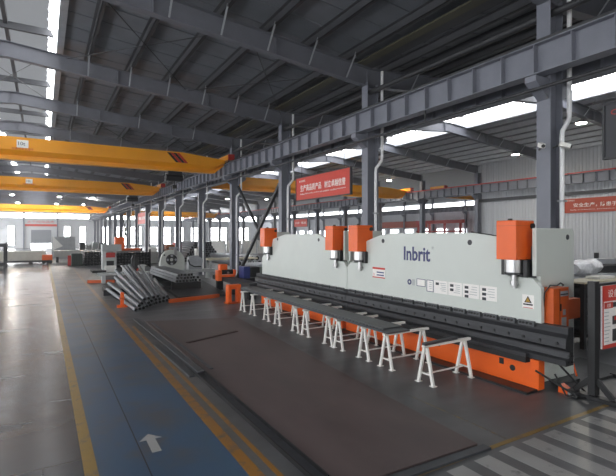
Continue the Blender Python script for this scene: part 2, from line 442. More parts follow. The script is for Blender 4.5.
# columns: H sections facing the main bay
def column(x, y, ztop, nm):
    mb = MB()
    mb.box(x-.25, x-.234, y-.15, y+.15, 0, ztop).box(x+.184, x+.2, y-.15, y+.15, 0, ztop).box(x-.234, x+.184, y-.006, y+.006, 0, ztop)
    mb.box(x-.4, x+.35, y-.18, y+.18, 0, .03)
    mb.poly([(x-.25, y-.12, 5.92), (x-.7, y-.12, 5.92), (x-.7, y-.12, 5.8), (x-.25, y-.12, 5.5)], (0, .24, 0))   # crane bracket
    if nm != 'main': mb.poly([(x+.2, y-.12, 5.92), (x+.2, y-.12, 5.5), (x+.6, y-.12, 5.8), (x+.6, y-.12, 5.92)], (0, .24, 0))
    return mb.build('column', STEEL)
def col_label(o, s): struct(o, s); return o
for i, y in enumerate(ROWS):
    k = i-2
    where = 'beside the press brakes' if 0 <= k <= 2 else 'between the two bays'
    if k >= 0:
        lab = f'dark grey steel column between the two bays, {ORD[k]} of its row from the front'
    else: lab = 'dark grey steel column of the middle row, out of view beside the camera'
    col_label(column(XC, y, roofz(XC)+.1, 'mid'), lab)
    lab2 = f'dark grey steel column along the outer side of the second bay, {ORD[i]} from the front'
    col_label(column(XR, y, roofz(XR)+.1, 'out'), lab2)
    if y > 24: col_label(column(X3-.15, y, 8.3, 'main'), f'dark grey steel column by the outer wall of the third bay, {ORD[i-5]} from the front')
    col_label(column(XL, y, roofz(XL)+.1, 'main'), f'dark grey steel column by the outer hall wall, {ORD[i]} from the front')
# crane runway girders with stiffeners and a rail
def runway(x, y0, y1, rail, lab, nstiff):
    mb = MB().ibeam((x, y0, 6.27), (x, y1, 6.27), .62, .3, .02, .014)
    y = y0+.2
    while y < y1: mb.box(x-.14, x+.14, y-.007, y+.007, 5.97, 6.57); y += .75
    o = struct(mb.build('beam_crane_runway', STEEL), lab)
    MB().box(x-.05, x+.05, y0, y1, 6.58, 6.68).build('rail', rail, o)
    return o
RUN1 = XC-.5
runway(RUN1, Y0, Y1, DARKST, 'long grey crane runway girder along the middle column row', 1)
runway(XL+.35, Y0, Y1, DARKST, 'grey crane runway girder by the outer hall wall', 1)
runway(XC+.55, Y0, Y1, DARKST, 'grey crane runway girder on the second bay side of the middle columns', 1)
runway(XR+.6, 24.2, Y1, DARKST, 'grey crane runway girder on the third bay side of the outer columns', 1)
runway(X3-.6, 24.2, Y1, DARKST, 'grey crane runway girder along the outer wall of the third bay', 1)
runway(XR-.5, Y0, Y1, REDP, 'grey crane runway girder with red rail along the second bay', 1)
# conductor pipe below the runway, longitudinal tie pipe above it
def hung_pipe(x, z, r, lab, hang):
    o = struct(MB().tube((x, Y0, z), (x, Y1, z), r, 10).build('trim_pipe', DARKST, smooth=True), lab)
    if hang:
        y = 2.48
        while y < 60: MB().box(x-.02, x+.02, y-.02, y+.02, z, hang).build('hanger', DARKST, o); y += 6
    return o
hung_pipe(RUN1-.1, 5.66, .035, 'thin power rail hung under the runway girder', 5.97)
hung_pipe(XC-.05, 7.34, .075, 'round tie pipe along the column tops', 0)
# cross braces in the column row
def xbrace(ya, yb, x, lab):
    mb = MB().bar((x, ya, 5.4), (x, yb, .25), .12, .14, (1, 0, 0)); mb.bar((x+.1, yb, 5.4), (x+.1, ya, .25), .1, .12, (1, 0, 0))
    o = struct(mb.build('beam_cross_brace', DARKST), lab); return o
xbrace(17.6, 23.3, XC+.02, 'dark diagonal cross brace behind the left press'.replace('left', 'far'))
xbrace(59.6, 65.3, XC+.02, 'dark diagonal cross brace far down the column row')
# upper bracing between the runway and the roof
for y in ROWS[4:10]:
    struct(MB().tube((XC, y+.1, 6.7), (XC, y+3, 7.3), .045, 8).tube((XC, y+5.9, 6.7), (XC, y+3, 7.3), .045, 8).build('beam_eave_brace', DARKST))

# rain pipes on the columns (a jog below the crane bracket)
for i, y in enumerate(ROWS[1:12]):
    mb = MB(); x = XC+.17
    mb.path([(x+.1, y-.245, roofz(XC)+.5), (x+.1, y-.245, 5.25), (x+.08, y-.245, 5.1), (x-.15, y-.245, 4.85), (x-.17, y-.245, 4.7), (x-.17, y-.245, .05)], .048, 10)
    k = i-1
    o = mb.build('rain_pipe', DOWNP, smooth=True)
    tag(o, f'white rain pipe on the {ORD[k] if k >= 0 else "out of view"} middle column', 'pipe', 'white rain pipes on the middle columns', None)
    for z in (1.6, 3.4, 6.4): 
        xx = x-.17 if z < 5 else x+.1
        MB().box(xx-.07, xx+.07, y-.31, y-.182, z-.02, z+.02).build('pipe_clip', GALV, o)

# windows and doors of the end wall and the outer walls
def window_far(n, x0, x1, z0, z1, m=WIN):
    o = struct(MB().box(x0, x1, Y1-.06, Y1-.02, z0, z1).build('window_%d' % n, m))
    f = MB()
    for xa, xb in ((x0-.06, x0), (x1, x1+.06)): f.box(xa, xb, Y1-.1, Y1-.02, z0-.06, z1+.06)
    for za, zb in ((z0-.06, z0), (z1, z1+.06)): f.box(x0, x1, Y1-.1, Y1-.02, za, zb)
    f.build('window_frame', GALV, o)
window_far(1, XL, 8.6, 6.2, 7.15); window_far(2, 10, 29, 6.2, 7.15)
for i, (a, b) in enumerate(((-9.6, -8.6), (-6.1, -5.0), (3.85, 4.9), (6.85, 7.9), (11, 12.6), (14, 16.2), (17.2, 19.4), (20.5, 23), (24, 26), (27, 29), (31, 34), (36, 40), (42, 46))):
    window_far(3+i, a, b, .5 if a > 9 else .6, 4.5)
window_far(20, 30.5, 49, 6.2, 7.4)
d = struct(MB().box(-2.15, 1.45, Y1-.16, Y1-.08, .95, 3.75).build('door_1', SHUT))
mb = MB()
for z in range(13): mb.box(-2.15, 1.45, Y1-.18, Y1-.16, .98+z*.21, 1.14+z*.21)
mb.build('shutter_slats', SHUT, d)
struct(MB().box(-2.15, 1.45, Y1-.06, Y1-.02, .0, .95).build('window_door_gap', WIN))
for x in (-3.4, 2.6, -8.2):
    struct(MB().box(x-.12, x+.12, Y1-.3, Y1-.03, 0, 8.5).build('trim_wall_post', STEEL))
# outer wall of the side bay: bright strip and windows
n = 30
def window_x(n, x, y0, y1, z0, z1, m, sgn=-1):
    o = struct(MB().box(min(x, x+sgn*.05), max(x, x+sgn*.05), y0, y1, z0, z1).build('window_%d' % n, m))
    f = MB(); xa, xb = sorted((x, x+sgn*.1))
    for ya, yb in ((y0-.06, y0), (y1, y1+.06)): f.box(xa, xb, ya, yb, z0-.06, z1+.06)
    for za, zb in ((z0-.06, z0), (z1, z1+.06)): f.box(xa, xb, y0, y1, za, zb)
    f.build('window_frame', GALV, o)
window_x(n, X3-.1, 26, 106, 6.3, 7.3, WINX); n += 1
y = 38
while y < 104: window_x(n, X3-.1, y, y+2.0, .6, 3.6, WINX); n += 1; y += 3.4
# unseen window added behind the camera to light the press end frame
struct(MB().box(-6, 8.6, Y0+.03, Y0+.07, 2.6, 5.6).build('window_60', WINK))
struct(MB().box(-6.1, 8.7, Y0+.01, Y0+.1, 2.5, 2.6).box(-6.1, 8.7, Y0+.01, Y0+.1, 5.6, 5.7).build('trim_added_back', GALV))
# main bay outer wall: unseen window bands added to light presses and far hall
window_x(n, XL-.3, -7, 45, 1.0, 3.4, WINB, 1); n += 1
window_x(n, XL-.3, -7, 45, 5.0, 6.4, WINB, 1); n += 1
window_x(n, XL-.3, 52, 106, 1.0, 4.0, WINF, 1); n += 1

# ------------------------------------------------------------------ overhead cranes
def crane(y, x0, x1, lab, group, stripes=True, plate=None, hx=None, zt=7.0, s=1.0):
    t = thing('overhead_crane', ((x0+x1)/2, y, 6.68), lab, 'crane', group)
    xa, xb = x0+.15, x1-.15
    g = MB()
    # box girder: flat web above, web drawn in below, bottom I flange; ends taper
    def sec(x, top, bot, k):
        h = top-bot
        return [(x, y-.3, top), (x, y-.3, bot+h*.42), (x, y-.1, bot+h*.2), (x, y-.1, bot+h*.08), (x, y-.2, bot+h*.08), (x, y-.2, bot),
                (x, y+.2, bot), (x, y+.2, bot+h*.08), (x, y+.1, bot+h*.08), (x, y+.1, bot+h*.2), (x, y+.3, bot+h*.42), (x, y+.3, top)]
    S = [sec(xa, zt-.22, zt-.5, 0), sec(xa+.55, zt-.16, zt-.95, 0), sec(xa+2.3, zt, zt-.98, 0), sec(xb-2.3, zt, zt-.98, 0), sec(xb-.55, zt-.16, zt-.95, 0), sec(xb, zt-.22, zt-.5, 0)]
    vs = [p for q in S for p in q]; fs = []
    for i in range(5):
        for j in range(12): fs.append((i*12+j, i*12+(j+1) % 12, (i+1)*12+(j+1) % 12, (i+1)*12+j))
    fs += [tuple(range(12)), tuple(range(60, 72))[::-1]]
    g.add(vs, fs); g.build('girder', YEL, t)
    for xe, sg in ((x0, 1), (x1, -1)):
        e = MB().box(xe-.16, xe+.16, y-.8, y+.8, 6.74, 7.02).build('end_truck', YEL, t, .01)
        for yy in (y-.55, y+.55): MB().tube((xe-.05, yy, 6.8), (xe+.05, yy, 6.8), .12, 16).build('wheel', DARKST, t, smooth=True)
        MB().box(xe-.17, xe+.17, y-.92, y-.8, 6.72, 7.03).build('buffer', REDP, t)
    if stripes:
        xs = xb-2.35
        for k, m in enumerate((BLACK, REDP, BLACK, REDP)):
            xx = xs-.75+.16*k
            MB().poly([(xx, y-.304, zt-.06), (xx+.15, y-.304, zt-.06), (xx+.6, y-.304, zt-.54), (xx+.45, y-.304, zt-.54)], (0, .006, 0)).build('hazard_stripe', m, t)
    if plate:
        MB().box(plate-.22, plate+.22, y-.312, y-.298, zt-.46, zt-.12).build('load_plate', WHITE, t)
        letters('10t', .16, (plate-.16, y-.313, zt-.36), (1, 0, 0), (0, 0, 1), .003).build('load_lettering', BLACK, t)
        letters('起重机安全操作', .11, (plate-.4, y-.302, zt-.56), (1, 0, 0), (0, 0, 1), .003).build('red_lettering', REDP, t)
    if hx:
        h = MB().box(hx-.35, hx+.35, y-.35, y+.35, zt-1.2, zt-1.02).tube((hx-.45, y-.2, zt-1.35), (hx+.4, y-.2, zt-1.35), .17, 14)
        h.build('hoist', BLACK, t)
        hk = MB().tube((hx, y-.2, zt-1.35), (hx, y-.2, zt-1.75), .02, 6).box(hx-.1, hx+.1, y-.28, y-.12, zt-1.9, zt-1.72)
        hk.build('hook_block', BLACK, t)
    return t
GB = 'overhead cranes of the main bay'
crane(23.6, XL+.35, RUN1, 'yellow overhead crane nearest the camera with black and red stripes', GB, True, -.78, 5.85)
crane(39.5, XL+.35, RUN1, 'second yellow overhead crane down the main bay, half hidden by roof light', GB, True, -.9, 6.4)
crane(74.5, XL+.35, RUN1, 'third yellow overhead crane, far down the main bay before the end wall', GB, True, None, None)
crane(31.2, XC+.55, XR-.5, 'yellow overhead crane of the second bay passing behind the red hanging sign', 'overhead cranes of the second bay', False, None, 24)
crane(83.5, XC+.55, XR-.5, 'yellow overhead crane at the far end of the second bay', 'overhead cranes of the second bay', False)
crane(28.2, XR+.6, X3-.6, 'yellow overhead crane seen through the opening of the third bay', None, False)
bpy.data.objects['overhead_crane.001']['label'] = 'second yellow overhead crane down the main bay'

# ------------------------------------------------------------------ lamps
LG1, LG2 = 'high bay lamps far down the main bay', 'high bay lamps of the second bay'
def lamp(x, y, z, lab, grp):
    t = thing('high_bay_lamp', (x, y, z), lab, 'lamp', grp)
    MB().tube((x, y, z+.02), (x, y, z+.16), .24, 18, .12).build('housing', DARKST, t, smooth=True)
    MB().tube((x, y, z), (x, y, z+.02), .22, 18).build('lamp_face', LAMP if grp == LG1 else LAMP2, t)
    MB().tube((x, y, z+.16), (x, y, roofz(x)+.6), .012, 6).build('hanger', DARKST, t)
LG1, LG2 = 'high bay lamps far down the main bay', 'high bay lamps of the second bay'
for x, a in ((-3.55, 'near the hall middle'), (1.95, 'beside the ridge skylight'), (6.1, 'close to the column row')):
    lamp(x, 70.9, 8.0, f'lit round ceiling lamp before the third crane, {a}', LG1)
    lamp(x, 87.5, 8.0, f'lit round ceiling lamp behind the third crane, {a}', LG1)
lamp(22.0, 11.6, 8.0, 'lit round ceiling lamp nearest the camera beside the dark hanging sign', LG2)
lamp(25.6, 17.5, 7.75, 'lit round ceiling lamp above the wall end with the red rail', LG2)
lamp(27.4, 31.5, 7.7, 'lit round ceiling lamp right of the red hanging sign'.replace('right of', 'past'), LG2)
lamp(23.3, 62.6, 8.0, 'lit round ceiling lamp deep in the second bay, farther of two', LG2)
lamp(27.3, 57.5, 7.75, 'lit round ceiling lamp deep in the second bay above the far press end', LG2)

# ------------------------------------------------------------------ hanging signs
def banner(x, y0, y1, z0, z1, face, lab, top, main, sub, hang=6.0):
    yc = (y0+y1)/2
    t = thing('hanging_sign', (x, yc, z0), lab, 'sign')
    MB().box(x-.03, x+.03, y0, y1, z0, z1).build('sign_panel', face, t)
    fr = MB()
    for a, b in ((z0-.04, z0), (z1, z1+.04)): fr.box(x-.05, x+.05, y0-.04, y1+.04, a, b)
    for a, b in ((y0-.04, y0), (y1, y1+.04)): fr.box(x-.05, x+.05, a, b, z0, z1)
    fr.build('sign_frame', DARKST, t)
    if hang:
        for yy in (y0+.4, y1-.4): MB().tube((x, yy, z1+.03), (x, yy, hang), .012, 6).build('hanger', DARKST, t)
    L = y1-y0; H = z1-z0; r, u = (0, -1, 0), (0, 0, 1)
    if top: letters(top, .085, (x-.031, y1-.07*L, z1-.2*H), r, u, .004).build('small_lettering', TXT, t)
    if main: text_line(main, .3*H, (x-.031, y1-.09*L, z0+.37*H), r, u, .004, L*.84, 'main_lettering', TXT, t, .012)
    if sub: text_line(sub, .07*H, (x-.031, y1-.09*L, z0+.22*H), r, u, .004, L*.84, 'sub_lettering', TXT, t)
    return t
banner(XC, 12.58, 16.40, 4.15, 5.05, RED, 'red hanging sign with white characters above the two press brakes', '■ 英博数控', '生产高品质产品 树立卓越信誉', 'Produce high quality products and establish excellent reputation')
banner(XR-.6, 49.0, 52.4, 3.8, 4.75, RED, 'small distant red hanging sign under the second bay runway girder', None, '安全第一 预防为主', None)
banner(XC, 48.3, 53.0, 3.9, 5.1, RED, 'distant red hanging sign between columns far down the middle row', None, '质量是企业的生命', None)
t = banner(XC, .6, 4.40, 4.17, 5.15, SIGNK, 'dark grey hanging sign with red emblem cut by the picture edge', None, None, None)
t['label'] = 'dark grey hanging sign with small red lettering beside the nearest lamp'
letters('COI', .1, (XC-.031, 4.3, 4.95), (0, -1, 0), (0, 0, 1), .004, .3).build('red_lettering', REDP, t)
letters('■', .11, (XC-.034, 4.16, 4.945), (0, -1, 0), (0, 0, 1), .004, .1).build('red_emblem', RED, t)
text_line('以人为本 精益求精', .3, (XC-.031, 4.1, 4.42), (0, -1, 0), (0, 0, 1), .004, 3.1, 'main_lettering', TXT, t)
# wall sign
t = thing('wall_sign', (XR+.2, 14.5, 4.15), 'long red safety sign on the corrugated wall of the second bay', 'sign')
MB().box(XR+.18, XR+.27, 8.5, 16.85, 4.15, 5.07).build('sign_panel', mat('wall_sign_red', 'ad4226', .5, var=.05), t)
letters('安全生产，', .27, (XR+.179, 16.2, 4.5), (0, -1, 0), (0, 0, 1), .004, 1.45, .01).build('main_lettering', TXT, t)
letters('防患于未然', .27, (XR+.179, 14.55, 4.5), (0, -1, 0), (0, 0, 1), .004, 1.6, .01).build('main_lettering', TXT, t)
text_line('Safe production, prevention is better than cure', .07, (XR+.179, 16.4, 4.3), (0, -1, 0), (0, 0, 1), .004, 4.6, 'sub_lettering', TXT, t)
letters('■ 英博数控', .1, (XR+.179, 16.65, 4.9), (0, -1, 0), (0, 0, 1), .004).build('small_lettering', TXT, t)
# red sign on the far wall
t = thing('wall_sign', (-.35, Y1-.1, 4.5), 'faded red sign above the shutter door on the far end wall', 'sign')
MB().box(-3.2, 2.5, Y1-.12, Y1-.03, 4.5, 6.05).build('sign_panel', GREYW, t)
MB().box(-3.2, 2.5, Y1-.14, Y1-.12, 4.5, 4.95).build('red_band', RED, t)
letters('实干成就品质', .5, (-2.8, Y1-.125, 5.2), (1, 0, 0), (0, 0, 1), .006, 4.8).build('main_lettering', RED, t)
t = thing('wall_sign', (X3-.3, 54, 3.8), 'long red band sign on the outer wall of the third bay', 'sign')
MB().box(X3-.3, X3-.2, 48.6, 59.5, 3.85, 4.85).build('sign_panel', mat('wall_sign_red', 'ad4226'), t)
t = thing('gantry_frame', (X3-2.5, 43.5, 0), 'red steel gantry frame standing in the third bay', 'frame')
for yy in (40.5, 43.2, 46, 48.2): MB().box(X3-2.6, X3-2.35, yy-.12, yy+.12, 0, 4.3).build('post', REDP, t)
MB().box(X3-2.7, X3-2.25, 40, 48.5, 4.3, 4.75).build('crossbeam', REDP, t)
MB().box(X3-2.6, X3-2.4, 40, 48.5, 3.1, 3.3).build('rail', REDP, t)

# ------------------------------------------------------------------ press brakes
def press(y0, y1, lab, right):
    t = thing('press_brake', (7.8, (y0+y1)/2, 0), lab, 'press brake')
    X = 7.4
    # ram plate with cylinder notches
    def arc(cy, cz, r, a0, a1, n=5): return [(cy+r*math.cos(a0+(a1-a0)*i/n), cz+r*math.sin(a0+(a1-a0)*i/n)) for i in range(n+1)]
    P = [(y0, 1.15), (y0, 1.78), (y0+.15, 1.94), (y0+.59, 1.94)] + arc(y0+.59, 2.12, .18, -PI/2, 0)
    if right: P += [(y0+.77, 2.66), (y0+1.35, 2.74)]
    else: P += [(y0+.77, 2.5), (y0+1.6, 2.74)]
    if right: P += [(y1-1.95, 2.75), (y1-1.4, 2.69), (y1-.9, 2.55), (y1-.82, 2.5)]
    else: P += [(y1-1.9, 2.72), (y1-.95, 2.55)]
    P += arc(y1-.62, 2.12, .18, PI, PI*1.5) + [(y1-.15, 1.94), (y1, 1.8), (y1, 1.15)]
    MB().poly([(X, a, b) for a, b in P], (.1, 0, 0)).build('ram', PRESS, t, .012)
    # side frames and the body between them
    for k, (ya, sg) in enumerate(((y0+.08, 1), (y1-.08, -1))):
        f = MB().poly([(X+.12, ya, 1.98), (X+.12, ya, .1), (X+1.17, ya, .1), (X+1.17, ya, 2.76), (X+1.12, ya, 2.82), (X-.01, ya, 2.82), (X-.01, ya, 1.98)], (0, sg*.08, 0)).build('side_frame', PRESS, t, .006)
        if k == 0:
            MB().tube((X+.95, ya-.006, 2.66), (X+.95, ya+.04, 2.66), .05, 16).build('lifting_hole', PRESSD, f)
    MB().box(X+.13, X+.3, y0+.17, y1-.17, .5, 2.5).build('rear_plate', PRESSD, t)
    MB().box(X+.3, X+1.0, y0+.17, y1-.17, 2.3, 2.6).build('top_beam', PRESS, t)
    for yy in ((y0+1.5, y1-1.55) if right else (y0+1.5, y1-1.35)):
        MB().tube((X-.004, yy, 2.55), (X+.02, yy, 2.55), .055, 18).build('lifting_hole', PRESSD, t, smooth=True)
    # cylinders
    for yc in ((y0+.47, y1-.67)):
        cov = MB().box(7.1, 7.62, yc-.2, yc+.2, 2.26, 2.96).build('cylinder_cover', ORA, t, .012)
        MB().box(7.094, 7.626, yc-.206, yc+.206, 2.86, 2.868).build('cover_seam', ORAD, cov)
        MB().tube((7.36, yc+.1, 2.94), (7.36, yc+.1, 3.0), .04, 10).build('cover_vent', BLACK, cov)
        MB().tube((7.55, yc-.2, 2.86), (7.55, yc-.235, 2.86), .05, 12).build('cable_gland', BLACK, cov)
        MB().tube((7.58, yc-.2, 2.45), (7.58, yc-.29, 2.45), .045, 10, .015).build('hydraulic_fitting', DARKST, cov)
        MB().poly([(7.385, a, b) for a, b in [(yc-.2, 2.3), (yc-.2, 2.0), (yc-.12, 1.955), (yc+.16, 1.955), (yc+.24, 2.03), (yc+.24, 2.3)]], (.014, 0, 0)).build('notch_dark_plate', BLACK, t)  # black plate put in for the dark recess around the cylinder
        cy = MB().tube((7.34, yc, 2.02), (7.34, yc, 2.26), .165, 28).build('cylinder', CHROME, t, smooth=True)
        MB().tube((7.34, yc, 1.985), (7.34, yc, 2.03), .17, 28).build('cylinder_ring', DARKST, cy, smooth=True)
        rod = MB().tube((7.34, yc, 1.87), (7.34, yc, 2.0), .05, 16).tube((7.34, yc, 1.80), (7.34, yc, 1.87), .075, 16).tube((7.34, yc, 1.74), (7.34, yc, 1.80), .045, 12)
        rod.build('piston_rod', CHROME, t, smooth=True)
        MB().box(7.30, 7.40, yc-.27, yc-.19, 1.95, 2.26).build('valve_block', BLACK, t, .01)
        for s in (.24,):
            MB().box(7.385, 7.5, yc+s, yc+s+.06, 1.96, 2.5).build('guide_strip', BLACK, t)
    # tooling
    ya, yb = (y0-.46, y1) if right else (y0, y1+.55)
    prof = [(7.40, 1.17), (7.40, 1.06), (7.345, 1.0), (7.33, .84), (7.40, .78), (7.56, .78), (7.56, 1.17)]
    pb = MB().poly([(x, ya, z) for x, z in prof], (0, yb-ya, 0)).build('punch_beam', TOOL, t)
    b = MB(); y = ya+.15
    while y < yb-.1: b.tube((7.318, y, .9), (7.35, y, .9), .028, 10); y += .3
    b.build('bolts', BLACK, pb)
    y = y0+.1
    while y+.3 < y1:
        c = MB().box(7.34, 7.40, y, y+.3, 1.10, 1.19).build('clamp', GREYST, t, .006)
        for q in (.05, .12, .19, .25): MB().tube((7.322, y+q, 1.15), (7.345, y+q, 1.15), .022, 8).build('clamp_bolt', BLACK, c)
        y += .37
    dp = [(7.34, .545), (7.34, .63), (7.37, .66), (7.42, .66), (7.44, .74), (7.44, .775), (7.56, .775), (7.56, .545)]
    MB().poly([(x, ya, z) for x, z in dp], (0, yb-ya, 0)).build('die_beam', TOOL, t)
    if right:
        for x in (7.42, 7.51): 
            for z in (.6, .7): MB().tube((x, ya-.02, z), (x, ya+.02, z), .022, 10).build('end_bolt', BLACK, t)
    yt = y0+.2 if right else y0
    MB().box(7.26, 7.62, yt, y1, .46, .56).build('table', BLACK, t, .005)
    MB().box(7.27, 7.335, yt, y1, .56, .63).build('roller_bar', DARKST, t, .005)
    bs = MB().box(7.36, 7.55, y0+.16, y1 if right else y1-.02, .02, .46).build('base', ORA, t, .005)
    if right:
        MB().box(7.33, 7.50, y0, y0+.16, .02, .53).build('base_end_plate', ORA, t, .005)
        MB().tube((7.355, y0+.52, .28), (7.38, y0+.52, .28), .055, 18).build('round_port', BLACK, t)
    MB().box(7.02, 7.32, y0+.02, y1, 0, .04).build('floor_rail', BLACK, t)
    hl = MB(); y = y0+.7
    while y < y1-.2: hl.box(7.352, 7.372, y, y+.09, .3, .41); y += 1.55
    hl.build('base_slots', BLACK, bs)
    return t
pr = press(4.57, 10.29, 'pale green grey press brake nearer the camera, with navy name lettering', True)
pl = press(10.31, 16.0, 'pale green grey press brake farther along, without name lettering', False)
u = (0, 0, 1); r = (0, -1, 0)
letters('Inbrit', .33, (7.399, 7.98, 2.10), r, u, .006, .84, .022).build('name_lettering', BLUET, pr)
letters('®', .07, (7.399, 7.10, 2.38), r, u, .004).build('name_lettering', GREYW, pr)
def lab_plate(name, ya, yb, z0, z1, m=TXT): return MB().box(7.394, 7.401, min(ya, yb), max(ya, yb), z0, z1).build(name, m, pr)
# notice with red bands
n_ = lab_plate('notice_label', 8.66, 9.15, 1.6, 1.87)
MB().box(7.391, 7.395, 8.66, 9.15, 1.82, 1.87).build('red_band', RED, n_); MB().box(7.391, 7.395, 8.66, 9.15, 1.6, 1.625).build('red_band', RED, n_)
for z in (1.66, 1.73): MB().box(7.391, 7.395, 8.70, 8.98, z, z+.03).build('blue_text_line', BLUEB, n_)
letters('⚠', .07, (7.394, 9.13, 1.65), r, u, .002).build('red_symbol', RED, n_)
# row of labels: round logo, two framed plates, instruction stickers
lg = MB().tube((7.393, 7.79, 1.6), (7.4, 7.79, 1.6), .065, 24, inner=.03).build('round_emblem', BLUET, pr)
MB().box(7.394, 7.401, 7.62, 7.70, 1.53, 1.67).build('emblem_text', GREYW, pr)
def sticker(ya, yb, z0, z1, frame=None, rows=0, blot=0):
    s = lab_plate('sticker', ya, yb, z0, z1)
    if frame:
        f = MB()
        for a, b in ((z0, z0+.012), (z1-.012, z1)): f.box(7.391, 7.395, ya, yb, a, b)
        for a, b in ((ya, ya+.012), (yb-.012, yb)): f.box(7.391, 7.395, a, b, z0, z1)
        f.build('frame_line', frame, s)
    for k in range(rows):
        z = z1-.06-(z1-z0-.08)*k/max(1, rows)
        MB().box(7.391, 7.395, ya+.05, ya+.05+(yb-ya)*R.uniform(.3, .5), z, z+.012).build('text_line', GREYW, s)
    for k in range(blot):
        z = z1-.1-.09*k; MB().box(7.390, 7.395, yb-.14, yb-.05, z, z+.055).build('pictogram', SIGNK, s)
sticker(7.28, 7.55, 1.53, 1.70, BLUET); sticker(7.04, 7.24, 1.44, 1.70, BLUET, 4)
sticker(6.64, 7.02, 1.43, 1.71, None, 5, 1); sticker(6.26, 6.62, 1.43, 1.71, None, 5, 2); sticker(5.84, 6.24, 1.43, 1.71, None, 4, 3); sticker(5.44, 5.82, 1.43, 1.71, None, 4, 3)
w_ = lab_plate('warning_label', 4.70, 4.92, 1.40, 1.64)
MB().poly([(7.390, 4.74, 1.5), (7.390, 4.88, 1.5), (7.390, 4.81, 1.62)], (.005, 0, 0)).build('warning_triangle', BLACK, w_)
MB().poly([(7.387, 4.765, 1.513), (7.387, 4.855, 1.513), (7.387, 4.81, 1.595)], (.005, 0, 0)).build('warning_triangle_face', mat('warning_amber', 'b08a30'), w_)
MB().box(7.390, 7.395, 4.72, 4.90, 1.455, 1.48).build('text_line', BLACK, w_)
MB().box(7.390, 7.395, 4.72, 4.90, 1.405, 1.415).build('text_line', RED, w_)
# control cabinet on the end frame
cab = MB().box(7.53, 8.0, 4.43, 4.645, 1.06, 1.78).build('control_cabinet', ORAD, pr, .008)
for a, b, nm, m in ((7.74, 7.96, 'vent_panel', GALV), (7.81, 7.89, 'key_pad', GALV), (7.77, 7.91, 'nameplate', GALV)):
    z0, z1 = {'vent_panel': (1.63, 1.72), 'key_pad': (1.30, 1.40), 'nameplate': (1.10, 1.26)}[nm]
    MB().box(a, b, 4.422, 4.432, z0, z1).build(nm, m, cab)
MB().box(7.735, 7.965, 4.418, 4.424, 1.655, 1.675).build('vent_slot', BLACK, cab)
MB().box(7.715, 7.722, 4.424, 4.432, 1.08, 1.76).build('door_seam', BLACK, cab)
MB().box(7.735, 7.75, 4.415, 4.432, 1.38, 1.5).build('door_handle', BLACK, cab)
MB().box(8.02, 8.5, 4.5, 4.645, 1.18, 1.54).build('side_box', ORAD, pr, .006)
MB().path([(7.5, 4.6, 1.3), (7.47, 4.55, 1.7), (7.55, 4.5, 1.83), (7.75, 4.5, 1.81), (7.9, 4.52, 1.85), (8.05, 4.55, 1.8), (8.1, 4.6, 1.78)], .012, 6).build('cable', BLACK, pr, smooth=True)
MB().path([(7.36, 6.0, 2.76), (7.38, 5.7, 2.72), (7.38, 5.4, 2.68), (7.3, 5.23, 2.66)], .01, 6).build('cable', BLACK, pr, smooth=True)
# loose hose and support struts by the end of the base
t = MB().path([(7.6, 4.45, .30), (7.62, 4.35, .12), (7.5, 4.2, .02), (7.55, 4.05, .02), (7.7, 3.98, .02), (7.85, 4.08, .02), (7.85, 4.22, .02), (7.7, 4.33, .02)], .015, 8)
tag(t.build('hose', BLACK, smooth=True), 'black hose looped on the floor at the end of the orange press base', 'hose')
t = thing('foot_pedal', (7.72, 4.32, 0), 'small orange foot pedal on the floor by the press end', 'pedal')
MB().poly([(7.62, 4.25, 0), (7.62, 4.40, 0), (7.62, 4.40, .13), (7.62, 4.25, .05)], (.18, 0, 0)).build('pedal_body', ORA, t)
MB().box(7.64, 7.78, 4.21, 4.25, 0, .04).build('pedal_lip', GREYW, t)
t = MB().tube((7.75, 4.5, .47), (7.95, 4.12, .02), .018, 8); tag(t.build('support_rod', BLACK, smooth=True), 'thin black rod leaning from the press end down to the floor', 'rod')
t = MB().tube((7.31, 4.62, .36), (7.62, 4.08, .02), .018, 8); tag(t.build('support_rod', BLACK, smooth=True), 'thin black rod leaning against the round port of the orange base', 'rod')
t = MB().box(7.4, 7.44, 16.56, 19.9, .3, .34)
# ------------------------------------------------------------------ trestles
def trestle(x, y, lab):
    t = thing('trestle', (x+.5, y, 0), lab, 'trestle', 'white trestles along the press brakes')
    H = .66
    MB().box(x-.05, x+1.2, y-.035, y+.035, H, H+.05).build('top_bar', WHITE, t, .006)
    for xx in (x+.02, x+1.03):
        for s in (-1, 1):
            MB().bar((xx, y+s*.03, H), (xx, y+s*.18, 0), .055, .04, (1, 0, 0)).build('leg', WHITE, t)
            MB().box(xx-.05, xx+.05, y+s*.18-.05, y+s*.18+.05, 0, .012).build('foot_plate', WHITE, t)
        MB().box(xx-.012, xx+.012, y-.145, y+.145, .17, .195).build('crossbar', WHITE, t)
    MB().box(x+.02, x+1.03, y-.012, y+.012, .17, .195).build('stretcher', WHITE, t)
    return t
TY = [5.87, 6.97, 7.72, 8.70, 9.16, 10.30, 10.86, 12.0, 12.8, 13.9, 14.8]
tr0 = None
for i, y in enumerate(TY):
    x = 5.95+.012*i
    if i == 0: lab = 'white steel trestle nearest the camera, carrying only a short dark bar'
    elif i == 10: lab = 'white steel trestle at the far end of the sheet strips, beside the orange frame'
    else: lab = f'white steel trestle under the dark sheet strips, {ORD[i]} of the row from the near end'
    if tr0 is None: tr0 = trestle(x, y, lab)
    else:
        c = copy_tree(tr0); c.location = (x+.5, y, 0); c['label'] = lab
